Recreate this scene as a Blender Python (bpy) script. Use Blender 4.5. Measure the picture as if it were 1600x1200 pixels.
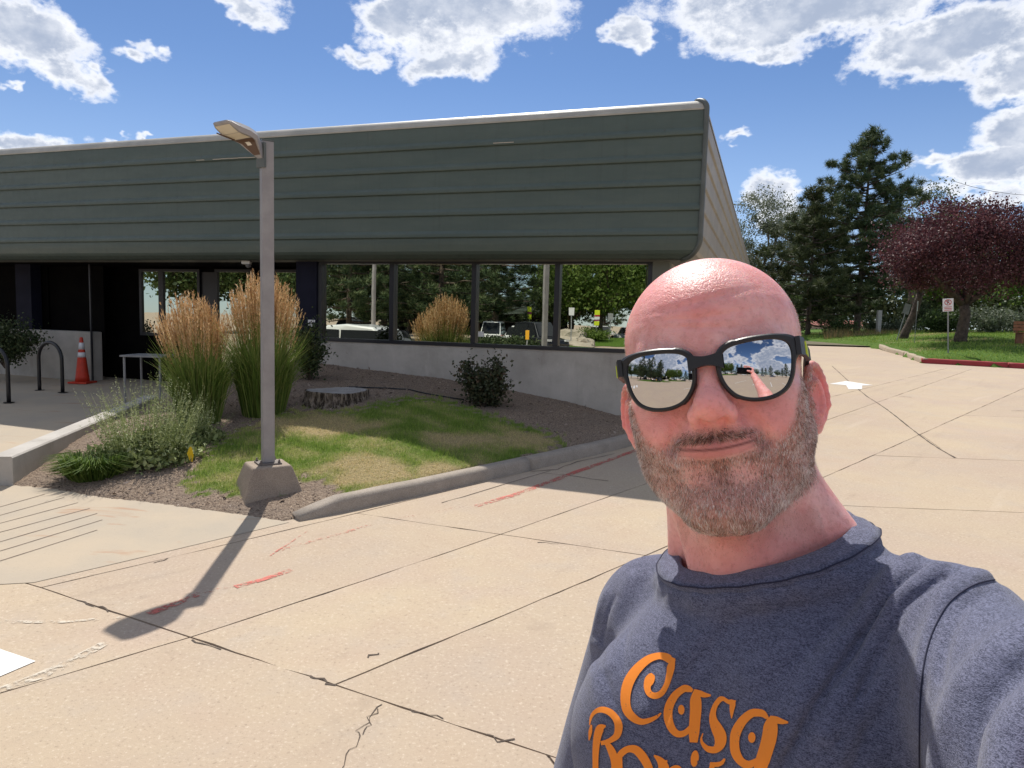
import bpy, bmesh, math, random
import numpy as np
from mathutils import Vector, Matrix
from mathutils.bvhtree import BVHTree
random.seed(7); rng = np.random.default_rng(7)
scene = bpy.context.scene
for _o in list(bpy.data.objects): bpy.data.objects.remove(_o, do_unlink=True)
COL = scene.collection

# ------------------------------------------------------------------ camera
FPX = 1085.0                      # focal length in photo pixels (1600 wide)
CAM_H = 1.72
PITCH = math.radians(-5.16); ROLL = math.atan(.0275)
_fw = np.array([0, math.cos(PITCH), math.sin(PITCH)]); _r0 = np.array([1., 0, 0]); _u0 = np.cross(_r0, _fw)
CR = math.cos(ROLL)*_r0 + math.sin(ROLL)*_u0
CU = -math.sin(ROLL)*_r0 + math.cos(ROLL)*_u0
CF = _fw; CP = np.array([0, 0, CAM_H])
cam_d = bpy.data.cameras.new('camera'); cam = bpy.data.objects.new('camera', cam_d); COL.objects.link(cam)
cam_d.sensor_width = 36; cam_d.lens = 36*FPX/1600; cam_d.clip_start = .01; cam_d.clip_end = 3000
_m = Matrix(((CR[0], CU[0], -CF[0], 0), (CR[1], CU[1], -CF[1], 0), (CR[2], CU[2], -CF[2], CAM_H), (0, 0, 0, 1)))
cam.matrix_world = _m
scene.camera = cam

# ------------------------------------------------------------------ sun, sky, exposure
SUN_AZ = math.radians(-9.0)       # measured from +Y towards +X
SUN_EL = math.radians(54.5)
sun_dir = Vector((math.sin(SUN_AZ)*math.cos(SUN_EL), math.cos(SUN_AZ)*math.cos(SUN_EL), math.sin(SUN_EL)))
sl = bpy.data.lights.new('sun', 'SUN'); sl.energy = 4.2; sl.angle = math.radians(.53); sl.color = (1, .95, .87)
so = bpy.data.objects.new('sun', sl); COL.objects.link(so)
so.rotation_euler = sun_dir.to_track_quat('Z', 'Y').to_euler(); so.location = (0, 0, 30)
scene.view_settings.view_transform = 'Standard'; scene.view_settings.look = 'None'
scene.view_settings.exposure = 0.35; scene.view_settings.gamma = 1
scene.cycles.max_bounces = 6; scene.cycles.diffuse_bounces = 3; scene.cycles.glossy_bounces = 3
scene.cycles.transmission_bounces = 4; scene.cycles.transparent_max_bounces = 8
scene.cycles.caustics_reflective = False; scene.cycles.caustics_refractive = False
scene.cycles.sample_clamp_indirect = 6; scene.cycles.use_denoising = True

def prayd(x, y):
    d = CF*FPX + CR*(x-800) - CU*(y-600); return d/np.linalg.norm(d)

class NT:
    """tiny helper round a node tree"""
    def __init__(s, tree): s.t = tree; s.n = tree.nodes; s.l = tree.links
    def put(s, sock, v):
        if hasattr(v, 'is_linked'): s.l.new(v, sock)
        elif v is not None:
            try: sock.default_value = v
            except Exception:
                sock.default_value = tuple(v) + (1,) if len(v) == 3 else v
    def node(s, typ, ins=None, out=0, **at):
        n = s.n.new(typ)
        for k, v in at.items(): setattr(n, k, v)
        for k, v in (ins or {}).items(): s.put(n.inputs[k], v)
        return n.outputs[out] if out is not None else n
    def math(s, op, a, b=0., c=0., clamp=False):
        return s.node('ShaderNodeMath', {0: a, 1: b, 2: c}, operation=op, use_clamp=clamp)
    def vmath(s, op, a, b=(0, 0, 0), out=0):
        return s.node('ShaderNodeVectorMath', {0: a, 1: b}, out=out, operation=op)
    def ramp(s, f, a, b, lo=0., hi=1., smooth=True):
        return s.node('ShaderNodeMapRange', {0: f, 1: a, 2: b, 3: lo, 4: hi}, interpolation_type='SMOOTHSTEP' if smooth else 'LINEAR', clamp=True)
    def mix(s, f, a, b, mode='MIX'):
        n = s.n.new('ShaderNodeMix'); n.data_type = 'RGBA'; n.blend_type = mode
        s.put(n.inputs[0], f); s.put(n.inputs[6], a if hasattr(a, 'is_linked') else tuple(a)[:3]+(1,)); s.put(n.inputs[7], b if hasattr(b, 'is_linked') else tuple(b)[:3]+(1,))
        return n.outputs[2]
    def noise(s, vec, scale, detail=4, rough=.55, dist=0., dim='3D', col=False):
        return s.node('ShaderNodeTexNoise', {'Vector': vec, 'Scale': scale, 'Detail': detail, 'Roughness': rough, 'Distortion': dist}, out=1 if col else 0, noise_dimensions=dim)
    def scalev(s, vec, sc): return s.vmath('MULTIPLY', vec, sc)
    def attr(s, name, out=2): return s.node('ShaderNodeAttribute', out=out, attribute_name=name)

world = bpy.data.worlds.new('World'); scene.world = world; world.use_nodes = True
w = NT(world.node_tree); w.n.clear()
sky = w.n.new('ShaderNodeTexSky'); sky.sky_type = 'NISHITA'; sky.sun_disc = False
sky.sun_elevation = SUN_EL; sky.sun_rotation = SUN_AZ; sky.altitude = 1600; sky.air_density = 1.0; sky.dust_density = .35; sky.ozone_density = 2.2
SKY_STRENGTH = .076
gen = w.node('ShaderNodeTexCoord')
sx = w.node('ShaderNodeSeparateXYZ', {0: gen}, out=None)
az = w.math('ARCTAN2', sx.outputs[0], sx.outputs[1]); el = w.math('ARCSINE', sx.outputs[2])
ae = w.node('ShaderNodeCombineXYZ', {0: az, 1: el})
# ragged outline: warp the direction with noise before testing it against the cloud bodies
stre = w.vmath('MULTIPLY', gen, (1, 1, 1.5))
nw = w.noise(stre, 5.5, 5, .65, col=True)
warp = w.vmath('MULTIPLY', w.vmath('SUBTRACT', nw, (.5, .5, .5)), (.20, .15, 0))
aew = w.vmath('ADD', ae, warp)
CLOUDS = [(15, 55, 120, 62), (55, 105, 85, 30), (185, 72, 34, 20), (118, 106, 30, 20), (8, 138, 22, 9),
          (385, 0, 95, 30), (735, 25, 190, 82), (705, 95, 75, 32), (560, 72, 52, 20), (630, 20, 90, 50),
          (1280, 5, 330, 66), (1480, 60, 190, 62), (992, 55, 36, 32), (1200, 66, 95, 26), (1600, 100, 120, 60),
          (1590, 195, 105, 46), (1560, 255, 150, 52), (1450, 250, 66, 22), (1160, 236, 34, 11), (1190, 302, 66, 34), (1250, 330, 40, 20),
          (40, 222, 120, 30), (155, 211, 24, 9), (198, 213, 15, 8), (1540, 300, 100, 18)]
acc = None
for (cx, cy, rx, ry) in CLOUDS:
    d = prayd(cx, cy); a0 = math.atan2(d[0], d[1]); e0 = math.asin(d[2])
    d1 = prayd(cx+rx, cy); d2 = prayd(cx, cy-ry)
    ra = abs(math.atan2(d1[0], d1[1])-a0); re = abs(math.asin(d2[2])-e0)
    v = w.vmath('MULTIPLY', w.vmath('SUBTRACT', aew, (a0, e0, 0)), (1/ra, 1/re, 0))
    ln = w.vmath('LENGTH', v, out=1)
    c = w.math('MULTIPLY', w.math('SUBTRACT', 1.0, ln), min(1., .35+ry/90))
    acc = c if acc is None else w.math('MAXIMUM', acc, c)
fb = w.noise(stre, 17., 9, .70)
big = w.noise(w.vmath('MULTIPLY', gen, (1, 1, 2.0)), 2.6, 3, .5)
gencov = w.math('MULTIPLY', w.math('SUBTRACT', big, .455), 5.0)  # unseen cloud cover outside the view, thickened to add fill light
infr = w.ramp(w.vmath('DOT_PRODUCT', gen, tuple(CF), out=1), .62, .74)
gm = w.math('MULTIPLY', w.ramp(sx.outputs[2], .0, .12), 1.)
gencov = w.math('SUBTRACT', gencov, w.math('MULTIPLY', w.math('SUBTRACT', 1., gm), .4))
base = w.node('ShaderNodeMix', {0: infr, 2: gencov, 3: acc}); 
cov = w.math('ADD', base, w.math('MULTIPLY', w.math('SUBTRACT', fb, .5), 1.25))
mask = w.ramp(cov, -.02, .36)
up = w.ramp(sx.outputs[2], -.02, .02)
mask = w.math('MULTIPLY', mask, up)
core = w.ramp(w.math('ADD', w.math('MULTIPLY', base, .75), w.math('MULTIPLY', w.math('SUBTRACT', fb, .5), 1.1)), .04, .46)
tex = w.noise(stre, 22., 5, .6)
core = w.math('MULTIPLY', core, w.ramp(tex, .25, .65, .6, 1.))
ccol = w.mix(core, (.98, .98, .99), (.34, .40, .52))
hz = w.ramp(sx.outputs[2], 0., .35, .30, 0.)
skyc = w.vmath('SCALE', sky.outputs[0]); skyc.node.inputs['Scale'].default_value = SKY_STRENGTH
skyc = w.vmath('MULTIPLY', skyc, (.86, .98, 1.14))
skyc = w.mix(hz, skyc, (.62, .72, .86))
fin = w.mix(mask, skyc, ccol)
bg = w.node('ShaderNodeBackground', {0: fin, 1: 1.0})
w.node('ShaderNodeOutputWorld', {0: bg}, out=None)

# ------------------------------------------------------------------ mesh + material helpers
def mesh(name, verts, faces, mat=None, parent=None, smooth=False, attrs=None, fix=False):
    me = bpy.data.meshes.new(name)
    verts = np.asarray(verts, np.float32)
    if isinstance(faces, np.ndarray):
        nf, k = faces.shape
        me.vertices.add(len(verts)); me.vertices.foreach_set('co', verts.ravel())
        me.loops.add(nf*k); me.loops.foreach_set('vertex_index', faces.astype(np.int32).ravel())
        me.polygons.add(nf); me.polygons.foreach_set('loop_start', np.arange(0, nf*k, k, dtype=np.int32))
        me.polygons.foreach_set('loop_total', np.full(nf, k, np.int32)); me.update(calc_edges=True)
    else:
        me.from_pydata([tuple(map(float, v)) for v in verts], [], faces); me.update()
    if fix:
        bm = bmesh.new(); bm.from_mesh(me); bmesh.ops.recalc_face_normals(bm, faces=bm.faces[:]); bm.to_mesh(me); bm.free()
    for k, v in (attrs or {}).items():
        a = me.attributes.new(k, 'FLOAT', 'POINT'); a.data.foreach_set('value', np.asarray(v, np.float32))
    if smooth: me.polygons.foreach_set('use_smooth', np.ones(len(me.polygons), bool))
    if mat: me.materials.append(mat)
    o = bpy.data.objects.new(name, me); COL.objects.link(o)
    if parent is not None: o.parent = parent
    return o
def tag(o, label=None, cat=None, group=None, kind=None):
    if label: o['label'] = label
    if cat: o['category'] = cat
    if group: o['group'] = group
    if kind: o['kind'] = kind
    return o
def thing(name, label, cat, loc=(0, 0, 0), rz=0., group=None):
    o = bpy.data.objects.new(name, None); COL.objects.link(o); o.location = loc; o.rotation_euler = (0, 0, rz)
    o.empty_display_size = .1
    return tag(o, label, cat, group)
def clone(o, parent=None):
    c = o.copy(); COL.objects.link(c)
    if parent is not None: c.parent = parent
    for ch in o.children: clone(ch, c)
    return c
class MB:
    """collects shapes for one mesh object"""
    def __init__(s): s.v = []; s.f = []
    def add(s, v, f):
        b = len(s.v); s.v += [tuple(map(float, a)) for a in v]; s.f += [tuple(int(i)+b for i in q) for q in f]; return s
    def box(s, lo, hi, fn=None):
        v = [(x, y, z) for z in (lo[2], hi[2]) for y in (lo[1], hi[1]) for x in (lo[0], hi[0])]
        if fn: v = [fn(*a) for a in v]
        return s.add(v, [(0, 2, 3, 1), (4, 5, 7, 6), (0, 1, 5, 4), (2, 6, 7, 3), (0, 4, 6, 2), (1, 3, 7, 5)])
    def tube(s, pts, rad, k=8, cap=True):
        pts = [np.array(p, float) for p in pts]; n = len(pts)
        rad = [rad]*n if not hasattr(rad, '__len__') else rad
        V = []; F = []
        t0 = pts[1]-pts[0]; a = np.array([0, 0, 1.]) if abs(t0[2]) < .9*np.linalg.norm(t0) else np.array([1., 0, 0])
        for i in range(n):
            t = pts[min(i+1, n-1)]-pts[max(i-1, 0)]; t = t/(np.linalg.norm(t)+1e-12)
            e1 = np.cross(t, a); e1 /= np.linalg.norm(e1)+1e-12; e2 = np.cross(t, e1); a = np.cross(e1, t)
            for j in range(k):
                q = 2*math.pi*j/k; V.append(pts[i]+rad[i]*(math.cos(q)*e1+math.sin(q)*e2))
        for i in range(n-1):
            for j in range(k): F.append((i*k+j, i*k+(j+1) % k, (i+1)*k+(j+1) % k, (i+1)*k+j))
        if cap: F.append(tuple(range(k-1, -1, -1))); F.append(tuple((n-1)*k+j for j in range(k)))
        return s.add(V, F)
    def lathe(s, prof, k=24, c=(0, 0, 0)):
        V = [(c[0]+r*math.cos(2*math.pi*j/k), c[1]+r*math.sin(2*math.pi*j/k), c[2]+z) for r, z in prof for j in range(k)]
        F = [(i*k+j, i*k+(j+1) % k, (i+1)*k+(j+1) % k, (i+1)*k+j) for i in range(len(prof)-1) for j in range(k)]
        F.append(tuple(range(k-1, -1, -1))); F.append(tuple((len(prof)-1)*k+j for j in range(k)))
        return s.add(V, F)
    def build(s, name, mat, parent=None, smooth=False, fix=True):
        return mesh(name, s.v, s.f, mat, parent, smooth, fix=fix)
def bevel(o, w=.005, seg=2):
    m = o.modifiers.new('bevel', 'BEVEL'); m.width = w; m.segments = seg; m.limit_method = 'ANGLE'; m.angle_limit = math.radians(40); return o
MATS = {}
def material(name, fn=None, color=(.5, .5, .5), rough=.6, metal=0., spec=.5, **kw):
    if name in MATS: return MATS[name]
    m = bpy.data.materials.new(name); m.use_nodes = True; t = NT(m.node_tree)
    b = next(n for n in t.n if n.type == 'BSDF_PRINCIPLED')
    b.inputs['Base Color'].default_value = (*color, 1); b.inputs['Roughness'].default_value = rough
    b.inputs['Metallic'].default_value = metal; b.inputs['Specular IOR Level'].default_value = spec
    for k, v in kw.items(): b.inputs[k].default_value = v
    if fn: fn(t, b)
    MATS[name] = m; return m
def bump(t, b, height, strength=.3, dist=.01):
    t.put(b.inputs['Normal'], t.node('ShaderNodeBump', {'Strength': strength, 'Distance': dist, 'Height': height}))
def worn(name, c1, c2, scale=3., rough=.6, bumps=None, metal=0., spec=.4, coord='Object', speck=None):
    """mottled two-tone surface with optional fine speckle and bump"""
    def fn(t, b):
        tc = t.node('ShaderNodeTexCoord', out=None).outputs[coord]
        f = t.ramp(t.noise(tc, scale, 6, .6), .3, .7)
        c = t.mix(f, c1, c2)
        if speck:
            sc, amt = speck; sp = t.noise(tc, sc, 2, .6)
            c = t.mix(t.ramp(sp, .35, .65, 0, 1), t.mix(amt, c, (0, 0, 0)), t.mix(amt*.6, c, (1, 1, 1)))
        t.put(b.inputs['Base Color'], c)
        if bumps: bump(t, b, t.noise(tc, bumps[0], 4, .6), bumps[1], bumps[2])
    return material(name, fn, rough=rough, metal=metal, spec=spec)
def at_depth(x, y, d): return CP+(CF*FPX+CR*(x-800)-CU*(y-600))*d/FPX
def to_px(p):
    v = np.asarray(p)-CP; z = v@CF; return np.stack([800+FPX*(v@CR)/z, 600-FPX*(v@CU)/z], -1)

def sstep(a, b, x): t = np.clip((x-a)/(b-a), 0, 1); return t*t*(3-2*t)
# ------------------------------------------------------------------ ground shape
GS, GY = .035, 4.5
def gz(y):
    y = np.asarray(y, float); return GS*.7*np.log1p(np.exp(np.clip((y-GY)/.7, -40, 40)))*1.0
def gpx(x, y, dz=0.):
    """photo pixel -> point on the sloping ground (dz above it)"""
    r = prayd(x, y); t = .5
    for _ in range(60):
        p = CP+r*t; e = p[2]-float(gz(p[1]))-dz; s = r[2]-GS*(p[1] > GY); t -= e/s if abs(s) > 1e-9 else 0
        if abs(e) < 1e-5: break
    return CP+r*t
TH = math.radians(18.0)
BN = np.array([math.sin(TH), math.cos(TH), 0]); BD = np.array([-math.cos(TH), math.sin(TH), 0])
WN, FN = 9.85, 9.35                     # window plane, fascia plane (distance along BN)
def B(u, n, z): return BD*u+BN*n+np.array([0, 0, z])
def Bf(u, n, z): return tuple(B(u, n, z))

def concrete_fn(t, b):
    geo = t.node('ShaderNodeNewGeometry'); oi = t.node('ShaderNodeObjectInfo', out='Random') if False else t.n.new('ShaderNodeObjectInfo').outputs['Random']
    n1 = t.noise(geo, .55, 6, .62); n2 = t.noise(geo, 2.6, 5, .65); n3 = t.noise(geo, 55., 3, .7); n4 = t.noise(geo, 170., 2, .6)
    c = t.mix(t.ramp(n1, .32, .68), (.480, .385, .268), (.425, .335, .258)); c = t.mix(t.ramp(t.noise(geo, .9, 3, .5, .5), .5, .75, 0, .5), c, (.455, .340, .275))
    c = t.mix(t.ramp(n2, .45, .75, 0, .45), c, (.430, .320, .225))
    c = t.mix(t.ramp(n2, .5, .28, 0, .35), c, (.400, .350, .300))
    c = t.mix(t.math('MULTIPLY', oi, .5), c, (.400, .315, .240))
    c = t.mix(t.ramp(n3, .55, .72, 0, .5), c, (.66, .57, .45))
    c = t.mix(t.ramp(n3, .43, .29, 0, .5), c, (.23, .175, .13))
    st = t.noise(geo, 1.1, 4, .7, 1.5); c = t.mix(t.ramp(st, .58, .8, 0, .4), c, (.31, .24, .18))
    c = t.mix(t.ramp(n4, .72, .78, 0, .45), c, (.16, .13, .11))
    ro = t.node('ShaderNodeVectorRotate', {'Vector': geo, 'Angle': math.radians(-47)}, rotation_type='Z_AXIS')
    tr = t.noise(t.vmath('MULTIPLY', ro, (.22, 2.6, 1)), 1.3, 5, .65); c = t.mix(t.ramp(tr, .56, .78, 0, .38), c, (.30, .235, .18)); c = t.mix(t.ramp(tr, .42, .26, 0, .25), c, (.56, .47, .37))
    oil = t.noise(geo, 2.1, 3, .5, .8); c = t.mix(t.ramp(oil, .70, .78, 0, .30), c, (.17, .135, .11))
    t.put(b.inputs['Base Color'], c)
    bump(t, b, t.math('ADD', t.math('MULTIPLY', n3, .6), n4), .35, .006)
CONC = material('tan_concrete', concrete_fn, rough=.88, spec=.25)
JOINT = worn('joint_dirt', (.115, .085, .066), (.20, .155, .12), 9, .95)

# big sheet to the horizon
ys = np.concatenate([np.linspace(-400, -5, 8), np.linspace(0, 10, 21), np.linspace(12, 60, 9), np.array([120, 500, 1200])])
xs = np.array([-900, -300, -60, -20, 0, 20, 60, 300, 900.])
zz = lambda y: float(gz(min(y, 60)))
V = [(x, y, zz(y)-.012) for y in ys for x in xs]; nx = len(xs)
F = [(j*nx+i, j*nx+i+1, (j+1)*nx+i+1, (j+1)*nx+i) for j in range(len(ys)-1) for i in range(nx-1)]
tag(mesh('ground', V, F, CONC), kind='structure')

# ---- driveway: slabs with open joints over a dirt bed
def clipline(poly, p, q, keep):
    """cut a polygon by the line p-q; keep=+1 left side, -1 right side"""
    d = np.array(q)-np.array(p); out = []
    sd = [keep*(d[0]*(v[1]-p[1])-d[1]*(v[0]-p[0])) for v in poly]
    for i in range(len(poly)):
        a, b = poly[i], poly[(i+1) % len(poly)]; sa, sb = sd[i], sd[(i+1) % len(poly)]
        if sa >= 0: out.append(a)
        if sa*sb < 0:
            t = sa/(sa-sb); out.append((a[0]+(b[0]-a[0])*t, a[1]+(b[1]-a[1])*t))
    return out
def split(polys, p, q, cond=lambda c: True):
    out = []
    for po in polys:
        c = np.mean(po, 0)
        if not cond(c): out.append(po); continue
        for k in (1, -1):
            r = clipline(po, p, q, k)
            if len(r) >= 3 and abs(sum(r[i][0]*r[(i+1) % len(r)][1]-r[(i+1) % len(r)][0]*r[i][1] for i in range(len(r))))/2 > .05: out.append(r)
    return out
def g2(x, y): p = gpx(x, y); return (p[0], p[1])
E0, E1 = (-2.86, 4.13), (.30, 2.57)
def sideE(c): return (E1[0]-E0[0])*(c[1]-E0[1])-(E1[1]-E0[1])*(c[0]-E0[0])   # >0: beyond the long cross joint
k47 = np.array([.676, .737])
def off(c): return c[0]*.737-c[1]*.676
polys = [[(-9, -6), (24, -6), (24, 22), (-9, 22)]]
polys = split(polys, E0, E1)
far = lambda c: sideE(c) > 0
polys = split(polys, (-2.86, 4.13), (-1.66, 5.42), far)
polys = split(polys, (-1.67, 3.54), (.88, 6.44), lambda c: far(c) and off(c) > -4.85)
polys = split(polys, (-.8, 3.1), (.75, 4.71), lambda c: far(c) and off(c) > -3.6)
polys = split(polys, (-1.01, 5.71), (.91, 5.03), lambda c: far(c) and -4.9 < off(c) < -2.7)
polys = split(polys, (2.97, 6.45), (4.83, 6.38), lambda c: far(c) and off(c) > -2.68)
polys = split(polys, (4.02, 8.74), (6.48, 8.65), lambda c: far(c) and off(c) > -2.68 and c[1] > 6.4)
polys = split(polys, (7.95, 16.14), (5.64, 8.72), lambda c: far(c) and off(c) > -2.68 and c[1] > 8.7)
polys = split(polys, (0, 12.6), (10, 12.2), lambda c: far(c) and off(c) > -2.68 and c[1] > 8.7)
polys = split(polys, (6, 0), (7.2, 9), lambda c: off(c) > 0 and c[1] < 6.4)
polys = split(polys, (-2.25, 2.96), (-1.67, 3.54), lambda c: not far(c) and c[0] < 2)
polys = split(polys, (.18, 2.63), (.9, 1.0), lambda c: not far(c) and c[0] > -2)
drive = tag(mesh('driveway', [(-9, -6, zz(-6)-.009)]+[(x, y, zz(y)-.009) for y in np.linspace(-6, 22, 30) for x in (-9, 24)], [(1+2*i, 2+2*i, 4+2*i, 3+2*i) for i in range(29)], JOINT), kind='structure')
for po in polys:
    c = np.mean(po, 0)
    # shrink each slab by half a joint; edges slightly uneven
    sh = []
    n = len(po)
    for i in range(n):
        a, b, d_ = np.array(po[i-1]), np.array(po[i]), np.array(po[(i+1) % n])
        e1 = (b-a)/np.linalg.norm(b-a); e2 = (d_-b)/np.linalg.norm(d_-b)
        area = sum(po[k][0]*po[(k+1) % n][1]-po[(k+1) % n][0]*po[k][1] for k in range(n)); s = 1 if area > 0 else -1
        n1 = np.array([-e1[1], e1[0]])*s; n2 = np.array([-e2[1], e2[0]])*s
        m = n1+n2; m = m/max(m@m, .3)*2; sh.append(b+m*.0058)
    pts = []
    for i in range(n):
        a, b = sh[i], sh[(i+1) % n]; L = np.linalg.norm(b-a); k = max(2, int(min(L, 14)/.16))
        for t in np.linspace(0, 1, k, endpoint=False):
            q = a+(b-a)*t; nn = np.array([-(b-a)[1], (b-a)[0]])/L
            j = 0 if t == 0 else random.gauss(0, .0030); pts.append(q+nn*j)
    bm = bmesh.new(); vs = [bm.verts.new((p[0], p[1], 0)) for p in pts]; fc = bm.faces.new(vs); fc.normal_update()
    if fc.normal.z < 0: fc.normal_flip()
    for yy in np.arange(2.5, 8.1, .5):
        bmesh.ops.bisect_plane(bm, geom=bm.verts[:]+bm.edges[:]+bm.faces[:], plane_co=(0, yy, 0), plane_no=(0, 1, 0))
    top = bm.faces[:]; r = bmesh.ops.extrude_face_region(bm, geom=top)
    for v in [g for g in r['geom'] if isinstance(g, bmesh.types.BMVert)]: v.co.z = 1
    for v in bm.verts: v.co.z = zz(v.co.y)+(0 if v.co.z > .5 else -.03)
    bmesh.ops.recalc_face_normals(bm, faces=bm.faces[:])
    me = bpy.data.meshes.new('concrete_slab'); bm.to_mesh(me); bm.free(); me.materials.append(CONC)
    o = bpy.data.objects.new('concrete_slab', me); COL.objects.link(o); o.parent = drive

def strip(name, pts, width, mat, lift=.004, parent=None, wob=0.):
    """flat ribbon following the ground"""
    P = [np.array(p, float) for p in pts]; Q = []
    for a, b in zip(P[:-1], P[1:]):
        k = max(1, int(np.linalg.norm(b-a)/.12)); Q += [a+(b-a)*t for t in np.linspace(0, 1, k, endpoint=False)]
    Q.append(P[-1]); V = []; F = []
    for i, q in enumerate(Q):
        d = Q[min(i+1, len(Q)-1)]-Q[max(i-1, 0)]; d /= np.linalg.norm(d)+1e-9; nn = np.array([-d[1], d[0]]); w_ = width if not callable(width) else width(i/(len(Q)-1))
        for s in (-.5, .5):
            v = q+nn*(w_*s+random.gauss(0, wob)); V.append((v[0], v[1], zz(v[1])+lift))
    for i in range(len(Q)-1): F.append((2*i, 2*i+1, 2*i+3, 2*i+2))
    o = mesh(name, V, F, mat, parent, fix=True); return o
def paint_mat(name, c, wear, sc=30.):
    def fn(t, b):
        geo = t.node('ShaderNodeNewGeometry'); n = t.noise(geo, sc, 5, .7); n2 = t.noise(geo, 3., 3, .6)
        f = t.math('ADD', n, t.math('MULTIPLY', t.math('SUBTRACT', n2, .5), .5))
        t.put(b.inputs['Base Color'], c if False else t.mix(t.ramp(f, .3, .7), c, tuple(k*.9 for k in c)))
        t.put(b.inputs['Alpha'], t.ramp(f, wear-.06, wear+.12, .92, 0))
    return material(name, fn, rough=.7, spec=.3)
RED = paint_mat('worn_red_paint', (.56, .150, .115), .46, 34); REDF = paint_mat('faint_red_paint', (.54, .22, .16), .36, 40)
WHITE = paint_mat('white_road_paint', (.78, .78, .76), .72); WHITEW = paint_mat('worn_white_paint', (.60, .53, .43), .44, 22)
def mk(name, o, kind='structure'): return tag(o, kind=kind)
for pts, wd, mt in (([(232, 960), (268, 946), (308, 930)], .055, RED), ([(368, 918), (410, 906), (455, 891)], .05, RED), ([(740, 792), (800, 775), (880, 745), (985, 707)], .07, RED), ([(985, 707), (1010, 698)], .07, RED),
                   ([(430, 862), (600, 815), (745, 788)], .04, REDF), ([(300, 930), (368, 916)], .04, REDF), ([(420, 870), (480, 830)], .012, RED)):
    mk('', strip('red_paint_line', [g2(*p) for p in pts], wd, mt, wob=.004))
mk('', strip('white_paint_line', [g2(*p) for p in ((-60, 1110), (0, 1078), (60, 1058), (110, 1036), (165, 1005))], .07, WHITEW, wob=.006))
mk('', strip('white_paint_line', [g2(*p) for p in ((-60, 975), (0, 972), (100, 972), (190, 966))], .03, WHITEW, wob=.006))
p = [g2(0, 1015), g2(56, 1034), g2(0, 1058)]; q = [(-3.4, 3.75), p[0], p[1], p[2], (-2.9, 2.75)]
mk('', mesh('crosswalk_bar', [(a, b, zz(b)+.004) for a, b in q], [tuple(range(len(q)))], WHITE, fix=True))
# cracks: thin dark strips laid on the slabs
CRK = material('crack_dark', color=(.095, .072, .056), rough=1.)
for pts, wd in (([(597, 1101), (578, 1122), (562, 1140), (560, 1158), (548, 1178), (534, 1203)], .004), ([(590, 1108), (575, 1132), (566, 1150)], .004), ([(830, 737), (870, 733), (900, 722), (960, 709)], .014), ([(850, 740), (880, 742), (950, 752)], .008),
                 ([(690, 786), (740, 772), (860, 736)], .008), ([(485, 1056), (505, 1062), (520, 1068)], .011), ([(640, 1108), (662, 1116), (690, 1124)], .006), ([(760, 1148), (800, 1162)], .007), ([(300, 1000), (330, 1010), (345, 1013)], .008), ([(575, 1028), (590, 1020)], .010), ([(240, 880), (262, 872)], .010), ([(120, 938), (150, 948), (170, 955)], .008), ([(840, 848), (870, 851)], .008), ([(1300, 572), (1345, 612), (1385, 640), (1440, 682), (1492, 716)], .02), ([(1580, 642), (1600, 642)], .02), ([(1405, 619), (1425, 621)], .02)):
    q = [g2(*p) for p in pts]; qq = [q[0]]
    for a, b in zip(q[:-1], q[1:]):
        for t in (.33, .66, 1.): qq.append((a[0]+(b[0]-a[0])*t+random.gauss(0, .012), a[1]+(b[1]-a[1])*t+random.gauss(0, .012)))
    mk('', strip('pavement_crack', qq, lambda t, w_=wd: w_*(.5+random.random()), CRK, .003))
# turn arrow
ap = [(1296, 600), (1322, 595.5), (1364, 602), (1347, 602.5), (1347, 608), (1326, 608.5), (1322, 602)]
q = [g2(*p) for p in ap]; mk('', mesh('lane_arrow', [(a, b, zz(b)+.005) for a, b in q], [(0, 1, 2, 3, 6), (3, 4, 5, 6)], WHITE, fix=True))

# ------------------------------------------------------------------ planting bed (raised mound), lawn, kerb
KA, KB, KC = np.array(g2(470, 815)), np.array(g2(830, 735)), np.array(g2(1012, 690))
kd = (KC-KA)/np.linalg.norm(KC-KA); kn = np.array([-kd[1], kd[0]])
FA_, FB_ = np.array(g2(62, 762)), KA
fd = (FB_-FA_)/np.linalg.norm(FB_-FA_); fn_ = np.array([-fd[1], fd[0]])
LA, LB = np.array([-4.62, 6.35]), np.array([-5.25, 10.25])
ld = (LB-LA)/np.linalg.norm(LB-LA); ln_ = np.array([ld[1], -ld[0]])
def bed_z(x, y):
    x = np.asarray(x, float); y = np.asarray(y, float)
    s1 = (x-KA[0])*kn[0]+(y-KA[1])*kn[1]-.12; s2 = (x-FA_[0])*fn_[0]+(y-FA_[1])*fn_[1]; s3 = (x-LA[0])*ln_[0]+(y-LA[1])*ln_[1]
    h1 = np.where(s1 > 0, .115+.69*(1-np.exp(-np.maximum(s1, 0)/2.6)), .115+3*s1); h2 = .015+.15*s2+.35*np.minimum(s2, 0); h3 = np.where(s3 > 0, .20+.30*s3, .2+3*s3)
    k = .05; m = -k*np.log(np.exp(-h1/k)+np.exp(-h2/k)+np.exp(-h3/k))
    return gz(y)+np.maximum(m, -.12)+.012*np.sin(x*5.1+1)*np.sin(y*4.3)
def in_poly(px, poly):
    x, y = px[:, 0], px[:, 1]; c = np.zeros(len(x), bool); n = len(poly)
    for i in range(n):
        (x0, y0), (x1, y1) = poly[i], poly[i-1]
        k = ((y0 > y) != (y1 > y)) & (x < (x1-x0)*(y-y0)/(y1-y0+1e-12)+x0); c ^= k
    return c
LAWN = [(285, 768), (300, 740), (335, 700), (375, 672), (430, 648), (470, 640), (540, 643), (600, 632), (640, 622), (690, 626), (760, 648), (850, 676), (885, 690), (860, 704), (800, 722), (700, 745), (640, 764), (600, 776), (545, 772), (505, 752), (455, 742), (440, 770), (380, 770)]
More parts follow.
